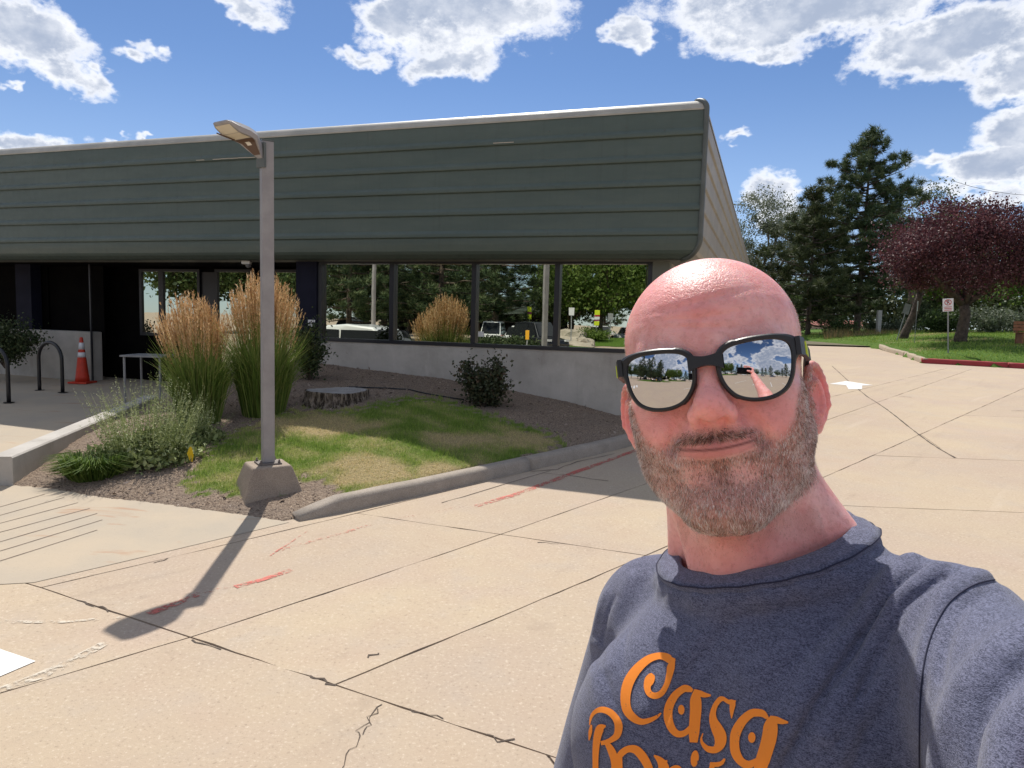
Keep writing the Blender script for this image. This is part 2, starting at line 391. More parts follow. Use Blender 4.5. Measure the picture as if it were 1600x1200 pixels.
DRY = [((590, 738), (70, 26)), ((735, 690), (70, 14)), ((820, 688), (60, 12)), ((500, 665), (90, 14)), ((690, 735), (60, 14)), ((620, 760), (50, 12))]
def vnoise(x, y, s, seed=0):
    return .5+.5*np.sin(x*s+1.7*np.sin(y*s*.9+seed)+seed*1.3)*np.sin(y*s*1.13+1.3*np.sin(x*s*.8+seed*2))
def lawn_masks(P):
    px = to_px(P); jit = np.column_stack([9*np.sin(P[:, 0]*23+3*np.sin(P[:, 1]*17))+5*np.sin(P[:, 1]*61), 6*np.sin(P[:, 1]*29+2*np.sin(P[:, 0]*19))+3*np.sin(P[:, 0]*57)]); lw = in_poly(px+jit, LAWN); dry = np.zeros(len(P))
    for (cx, cy), (rx, ry) in DRY: dry = np.maximum(dry, np.exp(-((px[:, 0]-cx)/rx)**2-((px[:, 1]-cy)/ry)**2))
    dry = np.clip(dry*1.25+.14+.75*(vnoise(P[:, 0], P[:, 1], 5.5, 2)-.5)+.4*(vnoise(P[:, 0], P[:, 1], 13, 5)-.45), 0, 1); return lw, dry
gx = np.arange(-6.2, 2.4, .045); gy = np.arange(5.2, 12.2, .045)
X, Y = np.meshgrid(gx, gy); Zb = bed_z(X, Y)+.006*np.sin(X*37)*np.sin(Y*41)
V = np.stack([X.ravel(), Y.ravel(), Zb.ravel()], -1); nx_ = len(gx)
n_ = V@BN; s3_ = (V[:, 0]-LA[0])*ln_[0]+(V[:, 1]-LA[1])*ln_[1]
Fq = np.array([(j*nx_+i, j*nx_+i+1, (j+1)*nx_+i+1, (j+1)*nx_+i) for j in range(len(gy)-1) for i in range(nx_-1)])
vis = (V[:, 2]-gz(V[:, 1]) > -.10) & (n_ < WN+.1) & (s3_ > -.05); Fq = Fq[vis[Fq].all(1)]
lw, dry = lawn_masks(V)
def soil_fn(t, b):
    geo = t.node('ShaderNodeNewGeometry'); n1 = t.noise(geo, 3., 5, .6); n2 = t.noise(geo, 60., 4, .75); n3 = t.noise(geo, 18., 4, .7)
    c = t.mix(t.ramp(n2, .3, .72), (.145, .100, .074), (.48, .375, .285)); c = t.mix(t.ramp(n1, .4, .7, 0, .5), c, (.27, .215, .175))
    g = t.mix(t.attr('dry'), (.17, .24, .05), (.50, .39, .21)); g = t.mix(t.ramp(n2, .35, .7, 0, .5), g, (.06, .08, .02))
    t.put(b.inputs['Base Color'], t.mix(t.attr('lawn'), c, g)); bump(t, b, t.math('ADD', n2, t.math('MULTIPLY', n3, 1.5)), .9, .03)
tag(mesh('planting_bed', V, Fq, material('mulch_soil', soil_fn, rough=.95, spec=.1), smooth=True, attrs={'lawn': lw.astype(float), 'dry': dry}), kind='structure')
def leaf_mat(name, stops, trans=.25, rough=.6, attr='tone'):
    def fn(t, b):
        cr = t.node('ShaderNodeValToRGB', {0: t.attr(attr)}, out=None); e = cr.color_ramp
        e.elements[0].color = (*stops[0], 1); e.elements[1].color = (*stops[-1], 1)
        for i, c in enumerate(stops[1:-1]): k = e.elements.new((i+1)/(len(stops)-1)); k.color = (*c, 1)
        t.put(b.inputs['Base Color'], cr.outputs[0])
        tr = t.node('ShaderNodeBsdfTranslucent', {0: cr.outputs[0]})
        out = next(n for n in t.n if n.type == 'OUTPUT_MATERIAL')
        t.l.new(t.node('ShaderNodeMixShader', {0: trans, 1: b.outputs[0], 2: tr}), out.inputs[0])
    return material(name, fn, rough=rough, spec=.3)
def blades(base, tip, width, tone, r, mid=None):
    """grass-like blades: base->(mid)->tip, flat with random facing"""
    n = len(base); d = tip-base; sd = np.cross(d, r.normal(0, 1, (n, 3))); sd /= np.linalg.norm(sd, axis=1, keepdims=True)+1e-9
    w_ = np.broadcast_to(np.asarray(width).reshape(-1, 1), (n, 1))
    if mid is None:
        V = np.stack([base-sd*w_, base+sd*w_, tip], 1).reshape(-1, 3); Fc = np.arange(n)[:, None]*3+np.array([0, 1, 2]); k = 3
    else:
        V = np.stack([base-sd*w_, base+sd*w_, mid-sd*w_*.8, mid+sd*w_*.8, tip-sd*w_*.12, tip+sd*w_*.12], 1).reshape(-1, 3)
        i = np.arange(n)[:, None]*6; Fc = np.concatenate([i+np.array([0, 1, 3, 2]), i+np.array([2, 3, 5, 4])]); k = 6
    return V, Fc, np.repeat(tone, k)
def leafcloud(pos, dr, size, ratio, tone, r):
    """diamond leaves, slightly folded"""
    n = len(pos); dr = dr/(np.linalg.norm(dr, axis=1, keepdims=True)+1e-9); sd = np.cross(dr, r.normal(0, 1, (n, 3))); sd /= np.linalg.norm(sd, axis=1, keepdims=True)+1e-9
    up = np.cross(sd, dr); s = np.asarray(size).reshape(-1, 1)
    m = pos+dr*s*.45
    V = np.stack([pos, m+sd*s*ratio+up*s*.1, pos+dr*s, m-sd*s*ratio+up*s*.1], 1).reshape(-1, 3)
    return V, np.arange(n)[:, None]*4+np.array([0, 1, 2, 3]), np.repeat(tone, 4)
GRASS = leaf_mat('lawn_blades', [(.12, .22, .03), (.26, .38, .06), (.40, .44, .12), (.62, .50, .24), (.72, .57, .33)], .3)
r = np.random.default_rng(11)
P = np.stack([r.uniform(-4.3, 1.7, 190000), r.uniform(5.4, 10.6, 190000)], -1); P = np.column_stack([P, bed_z(P[:, 0], P[:, 1])])
lw, dry = lawn_masks(P); k = lw & (r.random(len(P)) < .9-.35*dry); P = P[k]; dry = dry[k]
h_ = (.022+.045*r.random(len(P))**1.6)*(1-.45*dry)*(.65+.7*vnoise(P[:, 0], P[:, 1], 9, 4)); tp = P+np.column_stack([r.normal(0, .012, (len(P), 2)), h_])
Vg, Fg, tg = blades(P, tp, .0022, np.clip(.18+.62*dry+r.normal(0, .13, len(P)), 0, 1), r)
tag(mesh('lawn_grass', Vg, Fg, GRASS, attrs={'tone': tg}), 'short lawn with green and dry tan patches on the mound', 'grass', kind='stuff')
# wood-chip mulch
P = np.stack([r.uniform(-4.9, 2., 26000), r.uniform(5.5, 11.9, 26000)], -1); P = np.column_stack([P, bed_z(P[:, 0], P[:, 1])])
lw, _d = lawn_masks(P); k = ~lw & (P@BN < WN) & (P[:, 2]-gz(P[:, 1]) > .0) & ((P[:, 0]-LA[0])*ln_[0]+(P[:, 1]-LA[1])*ln_[1] > .2) & ((P[:, 0]-KA[0])*kn[0]+(P[:, 1]-KA[1])*kn[1] > .16); P = P[k]
d = r.normal(0, 1, (len(P), 3)); d[:, 2] *= .25; sz = r.uniform(.010, .030, len(P))*np.where(r.random(len(P)) < .06, 2.4, 1)
Vm, Fm, tm = leafcloud(P+np.array([0, 0, .004]), d, sz, .22, np.clip(r.normal(.45, .25, len(P)), 0, 1), r)
tag(mesh('mulch_chips', Vm, Fm, leaf_mat('mulch_chip', [(.08, .055, .042), (.29, .22, .175), (.55, .46, .39)], 0.02, .9), attrs={'tone': tm}), 'brown wood chip mulch scattered over the planting bed', 'mulch', kind='stuff')

# ---- kerb
KCON = worn('kerb_concrete', (.36, .30, .24), (.27, .225, .18), 4, .9, (80, .4, .006), speck=(130, .12))
def kerb(path, name_parent, mat, h=.13, w_=.15, taper0=False, taper1=False, piece='kerb_stone', bedside=1):
    path = [np.array(p, float) for p in path]
    Q = []
    for a, b in zip(path[:-1], path[1:]):
        k = max(1, int(np.linalg.norm(b-a)/.18)); Q += [a+(b-a)*t for t in np.linspace(0, 1, k, endpoint=False)]
    Q.append(path[-1]); V = []; Fc = []
    sec = [(-.0, -.05), (.012, .7), (.03, .93), (.06, 1.0), (w_-.02, 1.0), (w_, .93), (w_, -.05)]; m = len(sec)
    for i, q in enumerate(Q):
        d = Q[min(i+1, len(Q)-1)]-Q[max(i-1, 0)]; d /= np.linalg.norm(d); nn = np.array([-d[1], d[0]])*bedside
        hh = h*(min(1, .35+i*.35) if taper0 else 1)*(min(1, .2+(len(Q)-1-i)*.2) if taper1 else 1)
        for (o_, z_) in sec:
            v = q+nn*(o_+.002*math.sin(i*1.7+o_*40)); V.append((v[0], v[1], zz(v[1])+hh*z_+(random.gauss(0, .0012) if z_ > 0 else 0)))
    for i in range(len(Q)-1):
        for j in range(m-1): Fc.append((i*m+j, i*m+j+1, (i+1)*m+j+1, (i+1)*m+j))
    Fc += [tuple(range(m)), tuple((len(Q)-1)*m+j for j in range(m-1, -1, -1))]
    return mesh(piece, V, Fc, mat, name_parent, smooth=True, fix=True)
kb = bpy.data.objects.new('kerb', None); COL.objects.link(kb); tag(kb, kind='structure')
gap = kd*.006
for a, b, t0 in ((KA, KB-gap, True), (KB+gap, KC, False)):
    md = (a+b)/2+kn*(-.02); kerb([a, md, b], kb, KCON, taper0=t0)
D2 = np.array([math.sin(math.radians(20)), math.cos(math.radians(20))])
kerb([KC+kd*.006, KC+kd*.5+D2*.1, KC+kd*.6+D2*1.2, KC+kd*.6+D2*12], kb, KCON); 
# ---- low retaining wall beside the ramp
WALLC = None
def wall_fn(t, b):
    geo = t.node('ShaderNodeNewGeometry'); st = t.vmath('MULTIPLY', geo, (1, 1, .25))
    n1 = t.noise(geo, 1.6, 6, .65); n2 = t.noise(st, 6., 5, .65); n3 = t.noise(geo, 60., 3, .6); n4 = t.noise(geo, 14., 3, .8)
    c = t.mix(t.ramp(n1, .3, .7), (.36, .335, .30), (.48, .45, .41)); c = t.mix(t.ramp(n2, .55, .75, 0, .4), c, (.25, .225, .195)); c = t.mix(t.ramp(n2, .42, .3, 0, .35), c, (.55, .52, .48))
    c = t.mix(t.ramp(n4, .68, .74, 0, .6), c, (.14, .12, .10)); t.put(b.inputs['Base Color'], c); bump(t, b, t.math('ADD', n3, t.math('MULTIPLY', n4, 2.)), .35, .006)
CWALL = material('cast_concrete', wall_fn, rough=.85, spec=.25)
lwt = thing('retaining_wall', 'low pale concrete wall edging the entrance walk beside the plants', 'wall', (LA[0], LA[1], 0))
mb = MB(); nn = np.array([-ln_[0], -ln_[1]])
V = []
for t in np.linspace(0, 1, 12):
    q = LA+(LB-LA)*t
    for (o_, z_) in ((0, -.1), (0, .26), (.012, .275), (.19, .275), (.202, .26), (.202, -.1)):
        p = q+nn*o_; V.append((p[0]-LA[0], p[1]-LA[1], zz(q[1])+z_))
Fc = [(i*6+j, i*6+j+1, (i+1)*6+j+1, (i+1)*6+j) for i in range(11) for j in range(5)]+[tuple(range(6)), tuple(66+j for j in range(5, -1, -1))]
mesh('wall_body', V, Fc, CWALL, lwt, fix=True)

# ---- entrance walk: pale concrete apron with grooves, stained by rust near the racks
def walk_fn(t, b):
    geo = t.node('ShaderNodeNewGeometry'); n1 = t.noise(geo, 1.2, 5, .6); n3 = t.noise(geo, 70., 3, .7); stv = t.vmath('MULTIPLY', geo, (1, 3.2, 1)); n2 = t.noise(stv, 1.1, 4, .6, .6)
    c = t.mix(t.ramp(n1, .3, .7), (.45, .37, .275), (.39, .335, .265)); c = t.mix(t.ramp(n2, .60, .72, 0, .55), c, (.36, .17, .085)); c = t.mix(t.ramp(n3, .4, .3, 0, .3), c, (.24, .19, .14)); c = t.mix(t.ramp(n3, .6, .75, 0, .3), c, (.58, .5, .4))
    t.put(b.inputs['Base Color'], c); bump(t, b, n3, .3, .005)
wp = [tuple(KA+fn_*.05), tuple(FA_), (LA[0]-.0, LA[1]), (LB[0], LB[1]), tuple(B(6.9, 13., 0)[:2]), tuple(B(18, 13., 0)[:2]), (-16, 6.5), (-7, 3.4), (-2.95, 4.25)]
wp = [(-1.78, 5.52), (-4.45, 6.42), (-4.62, 6.35), (-5.25, 10.25), tuple(B(6.9, 9.8, 0)[:2]), tuple(B(6.9, 12.6, 0)[:2]), tuple(B(20, 12.6, 0)[:2]), (-18, 8.), (-5.5, 3.6), (-2.95, 4.20)]
bm = bmesh.new(); fc = bm.faces.new([bm.verts.new((a, b, 0)) for a, b in wp]); fc.normal_update()
if fc.normal.z < 0: fc.normal_flip()
for yy in np.arange(3, 16, .5): bmesh.ops.bisect_plane(bm, geom=bm.verts[:]+bm.edges[:]+bm.faces[:], plane_co=(0, yy, 0), plane_no=(0, 1, 0))
for v in bm.verts: v.co.z = zz(v.co.y)+.003
me = bpy.data.meshes.new('entrance_walk'); bm.to_mesh(me); bm.free(); me.materials.append(material('walk_concrete', walk_fn, rough=.88, spec=.25))
walk = bpy.data.objects.new('entrance_walk', me); COL.objects.link(walk); tag(walk, kind='structure')
for (a, b) in zip(((-40, 804), (-40, 817), (-40, 829), (-40, 843), (-40, 859), (-40, 874), (-40, 890)), ((70, 773), (100, 778), (122, 786), (140, 795), (152, 803), (160, 813), (152, 829))):
    strip('walk_groove', [g2(*a), g2(*b)], .012, JOINT, .0050, walk, wob=.001)
# ------------------------------------------------------------------ office building
bld = thing('office_building', 'low office building with deep green ribbed metal fascia over mirrored windows', 'building', Bf(.56, FN, 0))
BO = np.array(bld.location)
def bp(name, mb, mat, parent=bld, smooth=False):
    V = np.array(mb.v)-BO; o = mesh(name, V, mb.f, mat, None, smooth, fix=True); o.parent = parent; return o
def bbox(name, u0, u1, n0, n1, z0, z1, mat, parent=bld, bev=0):
    o = bp(name, MB().box((u0, n0, z0), (u1, n1, z1), lambda a, b, c: B(a, b, c)), mat, parent)
    if bev: bevel(o, bev)
    return o
def metal_fn(t, b):
    tc = t.node('ShaderNodeTexCoord', out=None).outputs['Object']; st = t.vmath('MULTIPLY', tc, (.35, .35, 2.))
    n1 = t.noise(st, 2.2, 5, .65); n2 = t.noise(tc, 9., 4, .7); n3 = t.noise(tc, 120., 2, .5); vs = t.noise(t.vmath('MULTIPLY', tc, (6., 6., .12)), 3., 4, .6)
    c = t.mix(t.ramp(n1, .3, .7), (.066, .092, .080), (.084, .110, .094)); c = t.mix(t.ramp(n2, .58, .78, 0, .22), c, (.15, .15, .125)); c = t.mix(t.ramp(vs, .52, .75, 0, .22), c, (.045, .055, .045)); c = t.mix(t.ramp(t.noise(tc, 30., 3, .7), .66, .8, 0, .5), c, (.17, .15, .12))
    t.put(b.inputs['Base Color'], c); t.put(b.inputs['Roughness'], t.ramp(n2, .3, .7, .38, .58)); bump(t, b, t.math('ADD', t.math('MULTIPLY', n1, 3.), t.math('ADD', n2, n3)), .10, .012)
GREEN = material('green_painted_metal', metal_fn, rough=.45, spec=.5)
SIDELIT = worn('bounce_lit_side_metal', (.27, .255, .215), (.35, .325, .27), 2.5, .5)  # pale copy of the fascia metal; bounce and grazing reflection put into its colour
CAPM = worn('weathered_cap_metal', (.33, .32, .28), (.42, .40, .35), 3, .45, None, 0., .5)
TRIM = worn('dark_trim_metal', (.085, .095, .085), (.11, .12, .11), 5, .4)
DARKF = material('dark_bronze_frame', color=(.012, .013, .020), rough=.35)
NAVY = worn('navy_pier_paint', (.008, .009, .020), (.012, .013, .028), 3, .7, None, 0., .15)
BLACKW = worn('shaded_entry_wall', (.0035, .003, .0035), (.006, .0055, .005), 4, .8, None, 0., .04)  # near-black, so the deep shade of the recess is in the colour
def glass_fn(t, b):
    tc = t.node('ShaderNodeTexCoord', out=None).outputs['Object']; oi = t.n.new('ShaderNodeObjectInfo').outputs['Random']
    off_ = t.vmath('ADD', tc, t.node('ShaderNodeCombineXYZ', {0: t.math('MULTIPLY', oi, 30.), 1: oi, 2: oi}))
    bump(t, b, t.noise(off_, 1.3, 2, .4), .035, .02)
GLASS = material('mirror_glazing', glass_fn, color=(.60, .62, .55), rough=.004, metal=1.)
DGLASS = material('dark_entry_glass', color=(.16, .17, .15), rough=.01, metal=1.)
UC = .56; ZB, ZB1, ZT1, ZT = 2.60, 2.84, 4.46, 4.60
rows = [2.885, 3.195, 3.51, 3.825, 4.14]
# profile of one half: list of (outward offset, z)
def arc_bot():
    r_ = .24; return [(-(r_-r_*math.sin(a)), ZB1-r_*math.cos(a)) for a in np.radians(np.linspace(0, 90, 9))]
def arc_top():
    r_ = .14; return [(-(r_-r_*math.cos(a)), ZT1+r_*math.sin(a)) for a in np.radians(np.linspace(0, 92, 9))]
def rowprof(z0, z1): return [(0., z0), (.026, z0+.012), (.030, z0+.022), (.030, z0+.055), (.026, z0+.066), (.0, z0+.105), (.0, z1)]
PROF = []
ab = arc_bot(); i = 0
PROF.append(('lower_curve_panel', [(ab[0][0]-.05, ab[0][1]-.004)]+ab[:4]+[(ab[4][0]+.012, ab[4][1]-.008), (ab[5][0]+.016, ab[5][1]-.004), (ab[6][0]+.004, ab[6][1])]+ab[7:]+[(0, rows[0])]))
for a_, b_ in zip(rows, rows[1:]+[ZT1]): PROF.append(('cladding_panel', rowprof(a_, b_)))
at_ = arc_top()
PROF.append(('cap_panel', [(.012, ZT1-.004), (.016, ZT1+.018), (.004, ZT1+.03)]+[(o_+.004, z_+.002) for o_, z_ in at_[1:]]+[(-.40, ZT+.002)]))
fas = bpy.data.objects.new('fascia', None); COL.objects.link(fas); fas.parent = bld
fas2 = bpy.data.objects.new('fascia', None); COL.objects.link(fas2); fas2.parent = bld
D2v = np.array([D2[0], D2[1], 0]); N2 = np.array([-D2[1], D2[0], 0])      # side direction, inward normal of the side face
CORN = B(UC, FN, 0)
seams_f = [UC, 3.55, 9.93, 14.5, 19.]; seams_s = [0, 6.1, 12.2, 18.3, 24.4, 30.]
for nm, pr in PROF:
    mt = CAPM if nm == 'cap_panel' else GREEN
    for si, (u0, u1) in enumerate(zip(seams_f[:-1], seams_f[1:])):
        V = []; n = len(pr)
        for e, u in enumerate((u0, u1+.03)):
            for o_, z_ in pr: V.append(B(u if not (si == 0 and e == 0) else UC-o_+.002, FN-o_-.0016*si, z_)-BO)
        mesh(nm, V, [(j, j+1, n+j+1, n+j) for j in range(n-1)], mt, fas, smooth=False)
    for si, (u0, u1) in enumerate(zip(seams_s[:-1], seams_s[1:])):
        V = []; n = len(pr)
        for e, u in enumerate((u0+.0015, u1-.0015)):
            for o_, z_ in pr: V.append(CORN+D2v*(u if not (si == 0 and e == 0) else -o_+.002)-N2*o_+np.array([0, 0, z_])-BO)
        mesh(nm, V, [(j, j+1, n+j+1, n+j) for j in range(n-1)], mt if nm == 'cap_panel' else SIDELIT, fas2, smooth=False)
# mitre trim: a rounded strip up the corner
prt = ab+[(0, z_) for z_ in np.linspace(ZB1+.1, ZT1-.1, 8)]+at_
dg = -(BN*0+BD)+(-BN); mt_dir = (-BN-BD); mt_dir /= np.linalg.norm(mt_dir)
mb = MB(); mb.tube([B(UC-o_-.012, FN-o_-.012, z_) for o_, z_ in prt], .034, 8); bp('corner_trim', mb, TRIM, fas, smooth=True)
# screws in rows
mb = MB()
for z0 in [r_+.083 for r_ in rows]+[4.30]:
    for u in np.arange(UC+.5, 14, 1.05):
        uu = u+.5*((int(z0*10)) % 2); c = B(uu, FN-.017 if z0 < 4.29 else FN-.001, z0); mb.add([c+np.array([math.cos(a)*.011, 0, math.sin(a)*.011])-BN*.001 for a in np.linspace(0, 2*math.pi, 6, endpoint=False)]+[c-BN*.008], [(i, (i+1) % 6, 6) for i in range(6)])
tag(bp('screw_heads', mb, TRIM, fas), kind='stuff')
# bright rust/peeled streaks on two ribs
PEEL = material('peeled_paint', color=(.50, .43, .34), rough=.7)
for (u0, u1, z_) in ((7.35, 8.5, 4.17), (3.1, 3.4, 4.175)):
    us = np.linspace(u0, u1, max(3, int((u1-u0)/.14)))
    for a_, b_ in zip(us[:-1], us[1:]):
        if random.random() < .15: continue
        z0 = z_+random.uniform(-.004, .004); mb = MB(); mb.box((a_, FN-.0335, z0-.006), (b_-.002, FN-.0315, z0+.003), lambda a, b, c: B(a, b, c)); bp('peeled_strip', mb, PEEL, fas)
# soffit and roof
so_ = MB(); so_.add([B(.86, FN+.2, 2.597), B(19, FN+.2, 2.597), B(19, WN+.1, 2.597), B(.86, WN+.1, 2.597)], [(0, 1, 2, 3)]); bp('soffit', so_, worn('soffit_metal', (.16, .16, .14), (.20, .20, .17), 3, .6))
mb = MB(); mb.add([B(6.6, WN+.1, 2.599), B(19, WN+.1, 2.599), B(19, 11.3, 2.599), B(6.6, 11.3, 2.599)], [(0, 1, 2, 3)]); bp('entry_ceiling', mb, BLACKW)  # soffit carried on in near-black, its shade painted in
mb = MB(); p0 = CORN+D2v*.2-N2*-.2; p1 = CORN+D2v*30+N2*.2
mb.add([CORN+D2v*.25+N2*.24+np.array([0, 0, 2.593]), CORN+D2v*30+N2*.24+np.array([0, 0, 2.593]), CORN+D2v*30+N2*1.2+np.array([0, 0, 2.593]), CORN+D2v*.25+N2*1.2+np.array([0, 0, 2.593])], [(0, 1, 2, 3)]); bp('soffit', mb, MATS['soffit_metal'])
mb = MB(); r0 = CORN+BD*.3+BN*.3; mb.add([r0+np.array([0, 0, ZT-.03]), r0+BD*18+np.array([0, 0, ZT-.03]), r0+BD*18+BN*28+np.array([0, 0, ZT-.03]), r0+D2v*28+np.array([0, 0, ZT-.03])], [(0, 1, 2, 3)]); bp('roof', mb, worn('roof_gravel', (.3, .28, .25), (.38, .35, .31), 9, .95))
bbox('roof_vent', 1.2, 1.5, 13.0, 13.3, ZT-.03, ZT+.05, TRIM)
# concrete base wall under the windows, form-tie holes, window band
base = bbox('base_wall', .98, 6.95, WN-.03, WN+.30, -.2, 1.315, CWALL)
bbox('base_wall', 12.02, 19, WN+.50, WN+.75, -.2, 1.29, CWALL, bev=.02)
bw = bpy.data.objects.new('base_wall', None); COL.objects.link(bw); bw.parent = bld; bw.name = 'side_wall'
mb = MB(); c0 = B(.98, WN-.02, 0); ds = D2v
mb.add([c0+np.array([0, 0, -.3]), c0+ds*28+np.array([0, 0, -.3]), c0+ds*28+np.array([0, 0, 2.6]), c0+np.array([0, 0, 2.6]), c0+BD*.3+np.array([0, 0, -.3]), c0+BD*.3+ds*28+np.array([0, 0, -.3]), c0+BD*.3+ds*28+np.array([0, 0, 2.6]), c0+BD*.3+np.array([0, 0, 2.6])],
       [(0, 1, 2, 3), (4, 7, 6, 5), (3, 2, 6, 7)]); bp('side_wall', mb, worn('side_wall_paint', (.30, .28, .24), (.36, .34, .29), 2, .8))
bpy.data.objects.remove(bw)
bbox('corner_pier', .96, 1.19, WN-.06, WN+.2, 1.317, 2.596, worn('green_pier_paint', (.12, .13, .11), (.15, .16, .135), 3, .55))
bbox('pier', 6.56, 6.95, WN-.05, WN+.45, 1.318, 2.596, NAVY)
bbox('pier', 13.6, 14.02, WN+.52, WN+.74, 1.292, 2.596, NAVY)
US = [6.52, 5.22, 3.84, 2.55, 1.22]
for u in US: bbox('mullion', u-.038, u+.038, WN-.025, WN+.10, 1.372, 2.56, DARKF)
bbox('sill_rail', 1.19, 6.56, WN-.045, WN+.12, 1.3165, 1.37, DARKF); bbox('head_rail', 1.19, 6.56, WN-.02, WN+.12, 2.562, 2.595, DARKF)
for a_, b_ in zip(US[:-1], US[1:]): bbox('window_pane', b_+.0385, a_-.0385, WN+.045, WN+.055, 1.371, 2.561, GLASS)
# entrance recess
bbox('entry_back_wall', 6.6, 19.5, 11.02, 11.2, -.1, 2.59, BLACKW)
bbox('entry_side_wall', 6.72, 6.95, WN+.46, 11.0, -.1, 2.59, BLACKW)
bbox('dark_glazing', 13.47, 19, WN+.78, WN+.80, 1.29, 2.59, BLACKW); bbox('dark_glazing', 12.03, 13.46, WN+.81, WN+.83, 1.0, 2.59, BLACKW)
for (u0, u1, z0, z1, m_) in ((10.92, 11.34, 1.3, 2.50, GLASS), (9.98, 10.80, 1.3, 2.50, GLASS), (8.76, 9.50, .55, 2.50, GLASS), (7.75, 8.22, .55, 2.50, GLASS)):
    w_ = bbox('entry_window', u0, u1, 10.95, 10.97, z0, z1, m_)
    for k in (u0-.031, u1+.031): bbox('frame', k-.03, k+.03, 10.92, 10.99, z0-.06, z1+.05, DARKF, w_)
    bbox('frame', u0, u1, 10.92, 10.99, z1+.001, z1+.05, DARKF, w_); bbox('frame', u0, u1, 10.92, 10.99, z0-.06, z0-.001, DARKF, w_)
d_ = bbox('door', 9.57, 9.91, 10.96, 11.01, .3, 2.5, DARKF); mb = MB(); mb.tube([B(9.84, 10.92, 1.1), B(9.84, 10.92, 1.6)], .015); bp('handle', mb, CAPM, d_)
bbox('conduit', 11.98, 12.01, WN+.47, WN+.498, .3, 2.59, DARKF)
bbox('end_wall', 18.9, 19.1, FN+.26, 30, -.3, 4.5, MATS['side_wall_paint'])
# small things fixed to the building
t = thing('security_camera', 'small white dome security camera under the green fascia', 'camera', Bf(7.84, 9.7, 2.597))
mb = MB(); mb.box((-.07, -.05, -.055), (.07, .05, 0)); bevel(mb.build('housing', material('white_plastic', color=(.62, .62, .60), rough=.4), t), .01)
mb = MB(); mb.lathe([(.001, -.115), (.02, -.112), (.038, -.098), (.045, -.075), (.045, -.055)], 16, (.03, 0, 0)); mb.build('dome', material('smoked_dome', color=(.12, .12, .13), rough=.1), t, True)
def plate(nm, lbl, cat, px0, px1, py0, py1, nplane, col=(.7, .7, .68), dots=True):
    r0 = prayd((px0+px1)/2, (py0+py1)/2); tt = (nplane-CP@BN)/(r0@BN); c = CP+r0*tt; wu = (px1-px0)/FPX*tt; hu = (py1-py0)/FPX*tt
    t = thing(nm, lbl, cat, tuple(map(float, c))); f = lambda a, b, z: tuple(BD*a+BN*b+np.array([0, 0, z]))
    MB().box((-wu/2, -.008, -hu/2), (wu/2, 0, hu/2), f).build('backing', material('plate_white', color=col, rough=.5), t)
    if dots:
        for s in (-.22, .22): MB().box((s*wu-.018, -.010, -.022), (s*wu+.018, -.0085, .022), f).build('dark_panel', material('plate_dark', color=(.06, .06, .07), rough=.5), t)
    return t
plate('outlet_plate', 'small white twin plate on the dark pier beside the windows', 'plate', 481, 493, 500, 510, WN-.051)
st_ = plate('window_sticker', 'small white notice stuck low inside the third window', 'sticker', 747, 756, 518, 526, WN+.043, dots=False)
# ------------------------------------------------------------------ light pole
PX, PY = gpx(419, 776)[:2]; pz = float(bed_z(PX, PY)); PZ0 = zz(PY)
pole = thing('light_pole', 'grey square light pole with flat lamp head on a concrete base', 'light pole', (float(PX), float(PY), 0))
def rot2(a): c, s = math.cos(a), math.sin(a); return lambda x, y, z: (x*c-y*s, x*s+y*c, z)
ROTP = rot2(math.radians(33)); 
POLEM = worn('galvanised_pole', (.25, .235, .235), (.31, .295, .29), 6, .55, (150, .1, .002))
V = []
for z_, h_ in ((-.08, .275), (.0, .270), (.29, .175), (.31, .165)):
    for a, b in ((-1, -1), (1, -1), (1, 1), (-1, 1)):
        V.append(ROTP(a*h_, b*h_, PZ0+z_))
Fc = [(i*4+j, i*4+(j+1) % 4, (i+1)*4+(j+1) % 4, (i+1)*4+j) for i in range(3) for j in range(4)]+[(3, 2, 1, 0), (12, 13, 14, 15)]
bevel(mesh('concrete_base', V, Fc, worn('base_concrete', (.33, .255, .185), (.26, .20, .15), 6, .9, (90, .4, .006), speck=(130, .12)), pole, fix=True), .012)
bz = PZ0+.31
MB().box((-.10, -.10, bz+.001), (.10, .10, bz+.014), ROTP).build('base_plate', worn('plate_steel', (.12, .10, .09), (.2, .17, .15), 20, .6), pole)
for a in (-1, 1):
    for b in (-1, 1):
        mb = MB(); x, y, _z = ROTP(a*.08, b*.08, 0); mb.lathe([(.012, 0), (.014, .012), (.008, .014), (.008, .03)], 8, (x, y, bz+.014)); mb.build('anchor_bolt', MATS['plate_steel'], pole)
PT = 3.22
ps = MB(); ps.box((-.050, -.050, bz+.014), (.050, .050, PT), ROTP); bevel(ps.build('shaft', POLEM, pole), .006)
MB().box((-.052, -.052, PT), (.052, .052, PT+.012), ROTP).build('cap', TRIM, pole)
# lamp head: shallow curved wedge reaching out to the left and up
HD = np.array(CR*-1); ha = math.radians(238); hd = np.array([math.cos(ha), math.sin(ha), 0]); hs = np.array([-hd[1], hd[0], 0])
def HP_(l, s, z): return hd*l+hs*s+np.array([0, 0, z])
prof = [(.05, .028, -.14, -.02), (.10, .035, -.110, .012), (.17, .080, -.062, .040), (.24, .115, -.025, .062), (.34, .125, -.040, .082), (.46, .125, .010, .092), (.56, .110, .058, .096), (.60, .085, .080, .094)]
prof = [(.05+(l-.05)*.74, hw*1.12, z0 if l < .2 else max(z0, z1-.075), z1) for l, hw, z0, z1 in prof]
V = []
for l, hw, z0, z1 in prof:
    for s, z_ in ((-hw*.9, z0), (hw*.9, z0), (hw, (z0+z1)/2), (hw*.8, z1), (-hw*.8, z1), (-hw, (z0+z1)/2)): V.append(HP_(l, s, PT-.03+z_))
